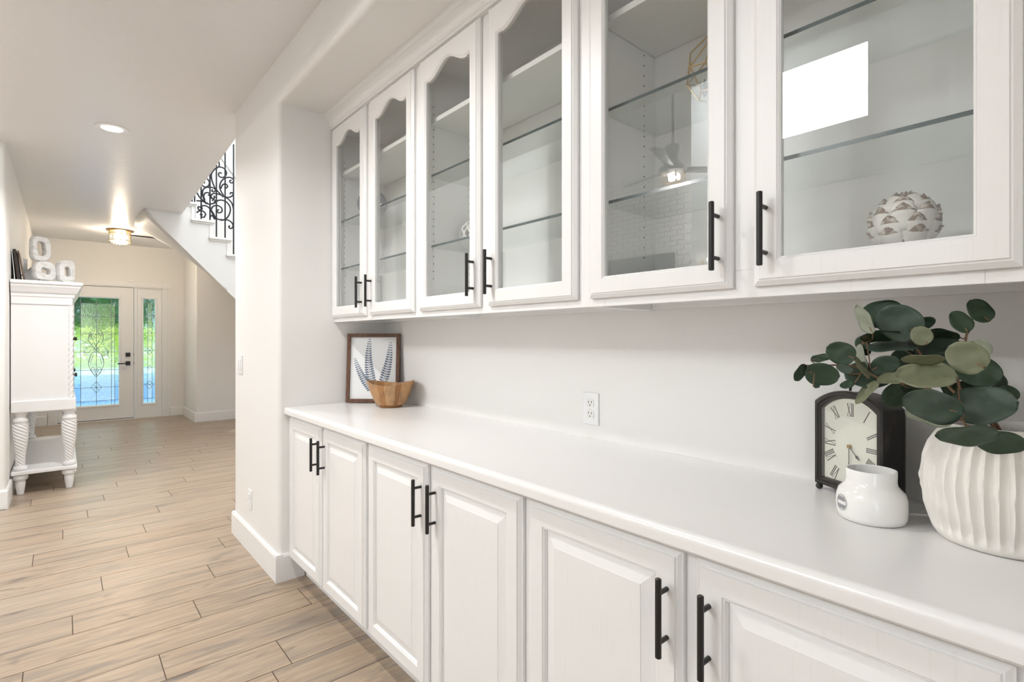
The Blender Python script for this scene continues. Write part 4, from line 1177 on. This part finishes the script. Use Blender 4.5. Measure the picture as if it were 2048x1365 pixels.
M['label_white'] = mat('white_label', (0.80, 0.80, 0.79), 0.6)
lb = MB().loops([lab(.015, .0165, 0.0), lab(.015, .0165, .0004)], True, True).build('label', M['label_white'], jar)
MB().loops([lab(.0138, .0152, 0.0003), lab(.0138, .0152, .0007), lab(.0130, .0144, .0007), lab(.0130, .0144, .0003)], ring=True).build('label_rim', M['label_grey'], lb)
for (z0, z1) in ((-0.0115, -0.0035), (0.0035, 0.0115)):
    vs = []
    for (z, dr) in ((z0, .0007), (z1, .0007)):
        hw = 0.0122 * math.sqrt(max(0, 1 - ((z if abs(z) > abs(z0 + z1) / 2 else z) / 0.0142) ** 2))
        for i in range(7):
            aa = lq + (-hw + 2 * hw * i / 6) / 0.0605; rr = 0.0609 + dr
            vs.append((JC[0] + rr * math.cos(aa), JC[1] + rr * math.sin(aa), JC[2] + 0.034 + z))
    MB().add(vs, [(i, i + 1, 8 + i, 7 + i) for i in range(6)]).build('label_band', M['label_grey'], lb)

# ------------------------------------------------------------------ fluted vase and eucalyptus
VC = (1.268, 0.137, ZW)
vs_ = thing('fluted_vase', 'chalky white fluted vase holding the eucalyptus', 'vase', VC)
pr = []
for i in range(41):
    f = i / 40; z = 0.002 + 0.206 * f
    keys = [(0.0, .090), (.06, .098), (.25, .111), (.5, .1175), (.68, .1135), (.82, .104), (.93, .090), (1.0, .080)]
    for (a, b) in zip(keys, keys[1:]):
        if a[0] <= f <= b[0]:
            g = (f - a[0]) / (b[0] - a[0]); r = a[1] + (b[1] - a[1]) * g; break
    pr.append((r, z))
NF = 38
def vmod(r, z, q):
    f = z / 0.21
    if r < 0.0795: return r
    g = max(0.0, min(1.0, (f - 0.05) / 0.10)) * max(0.15, min(1.0, (1.0 - f) / 0.10))
    w = q + 0.007 * math.sin(z * 42 + 3 * q) + 0.003 * math.sin(z * 95 + 7 * q)
    return r - 0.0105 * g * abs(math.cos(NF * w / 2)) ** 0.8 + 0.001 * g
pr2 = [(0.084, 0.0)] + pr + [(0.0785, 0.2095), (0.073, 0.209), (0.070, 0.203), (0.078, 0.188), (0.095, 0.16), (0.105, 0.10), (0.085, 0.012), (0.03, 0.010)]
MB().lathe(pr2, VC, NF * 10, mod=vmod).build('body', M['vase'], vs_, smooth=1.0)

def ez(x, y, d): return at_depth(1560 + x / 2.352, 560 + y / 2.352, d)
def edepth(x): return 1.06 - (x - 60) / 1000 * 0.17
STEMS = [
 ('eucalyptus stem reaching far left over the clock', [(1030, 780, .93), (960, 680, .93), (820, 565, .93), (650, 500, .95), (480, 468, .98), (340, 405, 1.02), (180, 405, 1.05), (118, 402, 1.06)]),
 ('eucalyptus stem rising to the upper left with the largest leaves', [(1050, 780, .93), (980, 660, .94), (850, 560, .95), (700, 400, .97), (630, 310, .98), (535, 240, 1.0), (460, 270, 1.01), (390, 300, 1.02)]),
 ('eucalyptus stem rising highest on the right of the bunch', [(1060, 780, .93), (1000, 660, .94), (870, 560, .95), (835, 440, .955), (865, 330, .96), (877, 260, .96), (885, 225, .96), (908, 182, .96)]),
 ('short eucalyptus stem bending forward over the vase rim', [(1070, 780, .93), (1010, 670, .90), (900, 560, .86), (860, 545, .85), (840, 620, .83), (870, 680, .80)]),
]
LV = [(90, 435, 45, 22, -60, 'd', 0), (198, 442, 72, 53, 8, 'd', 0), (285, 345, 63, 53, 25, 'd', 0), (195, 372, 45, 18, -10, 'd', 0), (172, 500, 14, 8, 0, 'd', 0), (305, 415, 35, 20, 20, 'g', 0),
 (395, 310, 48, 29, 70, 'd', 1), (400, 185, 75, 27, 65, 'l', 1), (480, 165, 88, 66, -5, 'd', 1), (560, 200, 96, 82, 35, 'g', 1), (680, 200, 42, 28, -20, 'd', 1), (530, 318, 106, 30, -5, 'g', 1), (395, 365, 66, 17, 78, 'l', 1),
 (412, 455, 95, 58, 10, 'g', 0), (375, 412, 62, 12, 58, 'o', 0), (495, 400, 60, 45, -20, 'g', 1), (585, 385, 62, 52, 80, 'd', 1), (665, 262, 46, 42, 60, 'o', 1), (740, 325, 92, 52, -8, 'g', 2), (770, 255, 62, 28, 15, 'd', 2),
 (845, 200, 58, 38, 55, 'd', 2), (938, 146, 62, 42, 55, 'd', 2), (878, 364, 84, 72, 40, 'o', 2), (945, 318, 46, 36, 35, 'l', 2), (672, 370, 82, 24, 0, 'o', 2), (685, 455, 116, 62, 2, 'o', 3), (930, 430, 92, 72, 30, 'd', 2),
 (795, 405, 74, 58, 60, 'g', 2), (530, 470, 62, 28, -8, 'o', 0), (550, 545, 66, 55, -35, 'd', 0), (415, 535, 72, 22, -48, 'o', 0), (315, 495, 30, 18, -15, 'd', 0), (718, 590, 116, 74, 20, 'g', 3), (955, 595, 124, 88, -8, 'g', 3),
 (1018, 475, 46, 34, 60, 'd', 2), (1068, 535, 46, 38, 20, 'd', 2), (878, 725, 118, 46, -3, 'd', 3), (1035, 755, 94, 54, 8, 'd', 3), (700, 640, 92, 28, 18, 'l', 3), (905, 520, 64, 42, 0, 'd', 2), (470, 258, 82, 26, -8, 'd', 1), (800, 520, 60, 34, 60, 'd', 3), (640, 520, 60, 40, 20, 'd', 0), (600, 250, 70, 40, 10, 'o', 1)]
sobj, spts = [], []
for (lb_, pts) in STEMS:
    P = [ez(*p) for p in pts]
    t = thing('eucalyptus_stem', lb_, 'plant', tuple(P[0]), group='eucalyptus stems in the vase')
    sp = spline(P, 6); sobj.append(t); spts.append(sp)
pet = [MB() for _ in STEMS]
rnd = random.Random(11)
for li, (x, y, hl, hw, ang, tone, st) in enumerate(LV):
    dep = edepth(x) + rnd.uniform(-0.03, 0.03)
    if y > 700: dep = 0.795
    if (x, y) in ((955, 595), (718, 590)): dep = 0.82
    if (x, y) in ((685, 455), (878, 364), (672, 370)): dep = 0.85
    if tone == 'd' and 380 < x < 1000 and y < 600 and (x, y) not in ((845, 200), (938, 146)): dep += 0.03
    c = ez(x, y, dep)
    v = ray(1560 + x / 2.352, 560 + y / 2.352).normalized()
    rt = Vector((CS, -SN, 0)); rt = (rt - v * rt.dot(v)).normalized(); up = rt.cross(v).normalized()
    if up.z < 0: up = -up
    a = math.radians(ang)
    ax = rt * math.cos(a) - up * math.sin(a)       # long axis in the view plane
    bx = rt * math.sin(a) + up * math.cos(a)
    sc = dep / F_PX / 2.352 * v.dot(Vector((SN, CS, 0))) ** 0 
    L_ = hl * sc
    Wd = max(hw * sc, 0.80 * L_)
    tl = math.acos(min(1.0, hw * sc / Wd)) * (1 if rnd.random() < .5 else -1)
    bx2 = bx * math.cos(tl) + v * math.sin(tl)
    nr = ax.cross(bx2).normalized()
    # nearest stem point decides which end is the base
    q = min(spts[st], key=lambda p: (p - c).length)
    if (q - c).dot(ax) > 0: ax = -ax
    mb = MB(); NU, NV = 20, 8
    vs = []
    cup = rnd.uniform(0.10, 0.22)
    for i in range(NU + 1):
        s_ = -1 + 2 * i / NU
        w = math.sqrt(max(0.0, 1 - abs(s_) ** 2.2)) * (1 - 0.10 * s_) 
        for j in range(NV + 1):
            r_ = -1 + 2 * j / NV
            p = c + ax * L_ * s_ + bx2 * Wd * w * r_ + nr * (cup * L_ * (abs(r_) ** 1.5 * w * 0.8 + 0.35 * s_ * s_) + 0.04 * L_ * math.sin(5 * s_ + 3 * r_ + li))
            vs.append(p)
    mb.add(vs, [(i * (NV + 1) + j, (i + 1) * (NV + 1) + j, (i + 1) * (NV + 1) + j + 1, i * (NV + 1) + j + 1) for i in range(NU) for j in range(NV)])
    lf = mb.build('leaf', LEAF[tone], sobj[st], smooth=True)
    sm = lf.modifiers.new('solid', 'SOLIDIFY'); sm.thickness = 0.0006
    base = c - ax * L_ * 0.98
    mid = base.lerp(q, 0.5) + Vector((0, 0, -0.003))
    if (base - q).length < 0.16: pet[st].tube(spline([q, mid, base, c - ax * L_ * 0.55], 3), 0.0011, 6)
for st in range(len(STEMS)):
    n = len(spts[st])
    m2 = pet[st]; m2.tube(spts[st], [0.0030 - 0.0016 * i / n for i in range(n)], 7)
    m2.build('stem', M['stemm'], sobj[st], smooth=True)

# ------------------------------------------------------------------ ornaments inside the upper cabinets
AC = Vector((1.285, 0.284, 1.443)); AR = 0.062
ar = thing('artichoke_ornament', 'distressed white artichoke ball in the rightmost upper cabinet', 'ornament', tuple(AC))
cc = AC + Vector((0, 0, AR))
pr = [(max(0.0006, 0.90 * AR * math.sin(PI * i / 16)), AR - AR * math.cos(PI * i / 16)) for i in range(17)]
MB().lathe(pr, tuple(AC), 28).build('core', M['artitip'], ar, smooth=True)
rows = [(-0.65, 7), (-0.30, 8), (0.08, 8), (0.45, 7), (0.82, 5), (1.2, 3)]
for ri, (lat, n) in enumerate(rows):
    for k in range(n):
        lon = 2 * PI * (k + 0.5 * (ri % 2)) / n + 0.2
        nrm = Vector((math.cos(lat) * math.cos(lon), math.cos(lat) * math.sin(lon), math.sin(lat)))
        ea = Vector((-math.sin(lon), math.cos(lon), 0)); no = nrm.cross(ea)
        if no.z < 0: no = -no
        w0 = 0.029 * (0.70 + 0.35 * math.cos(lat)); h0 = 0.030
        mb = MB(); vs = []
        shape = [(-1.0, .5), (-.6, .95), (-.1, 1.0), (.45, .80), (.80, .45), (1.0, .08)]
        for (sy, sw) in shape:
            for sx in (-1, -.5, 0, .5, 1):
                lift = 0.905 + 0.035 * max(0, sy) + 0.075 * (1 - abs(sx) ** 1.5) * (0.55 + 0.45 * (sy + 1) / 2)
                d = (nrm + ea * (sx * sw * w0 / AR) + no * (sy * h0 / AR)).normalized()
                vs.append(cc + d * AR * (lift + (0.03 if sy >= 1 else 0)))
        fs = [(i * 5 + j, i * 5 + j + 1, (i + 1) * 5 + j + 1, (i + 1) * 5 + j) for i in range(5) for j in range(4)]
        for fi, f in enumerate(fs):
            mb.f.append(f); mb.mi.append(1 if fi // 4 >= 3 else 0)
        mb.v = [tuple(p) for p in vs]
        pt_ = mb.build('petal', [M['artichoke'], M['artitip']], ar, smooth=True)
        sm = pt_.modifiers.new('solid', 'SOLIDIFY'); sm.thickness = 0.0025; sm.offset = 0
# terrarium
TC = Vector((1.345, 0.715, GSH[2] + 0.0047)); 
te = thing('terrarium', 'geometric gold-edged glass terrarium on the upper glass shelf', 'terrarium', tuple(TC))
def pent(r, z, ph=0.0): return [TC + Vector((r * math.cos(2 * PI * i / 5 + ph), r * math.sin(2 * PI * i / 5 + ph), z)) for i in range(5)]
b5, m5, t5 = pent(0.050, 0.004, 0.3), pent(0.088, 0.062, 0.3), pent(0.066, 0.125, 0.3 + PI / 5)
apex = TC + Vector((0, 0, 0.185))
edges = []
for i in range(5):
    j = (i + 1) % 5
    edges += [(b5[i], b5[j]), (b5[i], m5[i]), (m5[i], m5[j]), (m5[i], t5[i]), (m5[j], t5[i]), (t5[i], apex)]
for a, b in edges: MB().tube([a, b], 0.0022, 6).build('frame_bar', M['gold'], te)
for i in range(5):
    j = (i + 1) % 5
    for f in ([b5[i], b5[j], m5[j], m5[i]], [m5[i], m5[j], t5[i]], [m5[j], t5[j], t5[i]], [t5[i], t5[j], apex]):
        MB().add(f, [tuple(range(len(f)))]).build('glass_panel', M['glass'], te)
rnd = random.Random(4)
for i in range(9):
    q = rnd.uniform(0, 6.28); r = rnd.uniform(0, .035); p = TC + Vector((r * math.cos(q), r * math.sin(q), 0.006))
    mb = MB()
    for k in range(7):
        a = 2 * PI * k / 7; d = Vector((math.cos(a) * .014, math.sin(a) * .014, 0.03 + rnd.uniform(0, .02)))
        mb.tube([p, p + d * .6 + Vector((0, 0, .004)), p + d], [0.003, 0.005, 0.0008], 6)
    mb.build('succulent', M['succulent'], te, smooth=True)
# lattice orb
OC = Vector((1.375, 1.868, 1.6690)); OR = 0.062
ob = thing('lattice_orb', 'white pierced lattice orb on the lower glass shelf of the middle cabinet', 'ornament', tuple(OC))
oc = OC + Vector((0, 0, OR))
for k in range(12):
    for sg in (-1, 1):
        pts = []
        for i in range(25):
            f = i / 24; la = -1.45 + 2.9 * f; lo = 2 * PI * k / 12 + sg * 1.6 * f
            pts.append(oc + Vector((math.cos(la) * math.cos(lo), math.cos(la) * math.sin(lo), math.sin(la))) * OR * 0.94)
        MB().tube(pts, 0.0042, 6).build('lattice_strip', M['ceramic'], ob, smooth=True)
for z in (-1, 1): MB().lathe([(0.012, -0.004), (0.014, 0), (0.012, 0.004)], (oc.x, oc.y, oc.z + z * (OR - 0.004)), 16).build('cap', M['ceramic'], ob, smooth=True)
# grey plate
PC = Vector((1.300, 2.700, GSH[0] + 0.0047 + 0.0825))
gp = thing('display_plate', 'round slate-grey plate standing in the leftmost upper cabinet', 'plate', (PC.x, PC.y, GSH[0] + 0.005))
pr = [(0.004, 0.006), (0.05, 0.005), (0.058, 0.009), (0.078, 0.016), (0.0805, 0.0155), (0.079, 0.013), (0.06, 0.005), (0.05, 0.0), (0.004, 0.0)]
mb = MB().lathe(pr, (0, 0, 0), 48)
mb.xform(Matrix.Translation(PC) @ Matrix.Rotation(math.radians(62), 4, 'Z') @ Matrix.Rotation(math.radians(-84), 4, 'Y'))
mb.build('dish', M['greyplate'], gp, smooth=True)
mb = MB()
dq = Vector((math.cos(math.radians(62)), math.sin(math.radians(62)), 0))
sd_ = Vector((-dq.y, dq.x, 0))
for sg in (-1, 1):
    p = PC + sd_ * 0.03 * sg
    zb = GSH[0] + 0.008
    mb.tube([Vector((p.x, p.y, zb)) - dq * 0.03, Vector((p.x, p.y, zb)) + dq * 0.045, Vector((p.x, p.y, zb + 0.10)) + dq * 0.030], 0.0022, 6)
mb.build('easel', M['black'], gp)

# ------------------------------------------------------------------ great room things mirrored in the cabinet glass
fan = thing('ceiling_fan', 'ceiling fan with a lit caged lamp, mirrored in the cabinet glass', 'ceiling fan', (-3.0, 3.34, 3.26))
fc = Vector((-3.0, 3.33, 3.20))
MB().tube([fc + Vector((0, 0, .18)), Vector((fc.x, fc.y, ZT))], 0.016, 12).build('downrod', M['fanwhite'], fan)
MB().lathe([(0.03, 0.30), (0.085, 0.27), (0.095, 0.24), (0.06, 0.15), (0.10, 0.06), (0.15, 0.02), (0.16, -0.03), (0.10, -0.05)], tuple(fc), 32).build('motor', M['fanwhite'], fan, smooth=0.8)
for k in range(3):
    q = 2 * PI * k / 3 + 1.75
    d = Vector((math.cos(q), math.sin(q), 0)); s_ = Vector((-d.y, d.x, 0.25)).normalized()
    pts = [fc + d * .13 - s_ * .05, fc + d * .75 - s_ * .075, fc + d * .80 + s_ * 0.0, fc + d * .75 + s_ * .075, fc + d * .13 + s_ * .05]
    MB().loops([pts, [p + Vector((0, 0, .01)) for p in pts]], True, True).build('blade', M['fanwhite'], fan)
for k in range(3):
    q = 2 * PI * k / 3
    MB().lathe([(0.012, -0.05), (0.016, -0.06), (0.022, -0.085), (0.016, -0.115), (0.004, -0.12)], (fc.x + 0.06 * math.cos(q), fc.y + 0.06 * math.sin(q), fc.z), 12).build('bulb', M['bulb'], fan, smooth=True)
for k in range(8):
    q = 2 * PI * k / 8
    pts = [fc + Vector((r * math.cos(q), r * math.sin(q), z)) for r, z in ((0.12, -.045), (0.14, -.09), (0.11, -.14), (0.03, -.155))]
    MB().tube(spline(pts, 4), 0.004, 5).build('cage_wire', M['brass'], fan)
light('fan_lamp', 'POINT', tuple(fc + Vector((0, 0, -0.095))), (0, 0, 0), 75, WARM, radius=0.03)
# fireplace breast of white painted brick with a screen, mirrored in the glass
fp = thing('fireplace', 'white painted brick chimney breast, mirrored in the cabinet glass', 'fireplace', (-4.0, 4.6, 0))
MB().box(-5.2, -4.02, 3.70, YL - 0.005, 0, ZT - 0.01).build('breast', M['wall'], fp)
bk = MB().box(-0.009, 0.009, -0.094, 0.094, -0.028, 0.028).mesh('brick', M['brick'])
for r in range(28):
    for cidx in range(9):
        y = 3.80 + 0.20 * cidx - (0.10 if r % 2 else 0)
        if y > 5.32 or y < 3.79: continue
        o = bpy.data.objects.new('brick', bk); C.objects.link(o); o.parent = fp
        o.location = (-4.0115 + 4.0, y - 4.6, 1.75 + 0.068 * r)
tv = thing('television', 'dark flat screen on the brick chimney breast, mirrored in the cabinet glass', 'television', (-3.98, 4.5, 1.85))
MB().box(-4.001, -3.955, 3.93, 5.09, 1.80, 2.44).build('casing', M['black'], tv, bevel=0.004)
MB().box(-3.955, -3.952, 3.945, 5.075, 1.815, 2.425).build('screen', M['screen'], tv)
sc_ = thing('wall_sconce', 'lit wall sconce beside the chimney breast, mirrored in the cabinet glass', 'wall lamp', (-4.3, 3.70, 2.30))
MB().box(-4.33, -4.27, 3.685, 3.6995, 2.24, 2.34).build('back_plate', M['brass'], sc_, bevel=0.003)
MB().tube([(-4.3, 3.687, 2.27), (-4.3, 3.62, 2.27), (-4.3, 3.60, 2.29)], 0.008, 8).build('arm', M['brass'], sc_)
MB().lathe([(0.014, 0.0), (0.016, 0.012), (0.030, 0.045), (0.026, 0.070), (0.006, 0.082)], (-4.3, 3.60, 2.288), 16).build('bulb', M['bulb'], sc_, smooth=True)
light('sconce_lamp', 'POINT', (-4.3, 3.60, 2.33), (0, 0, 0), 8, WARM2, radius=0.025)
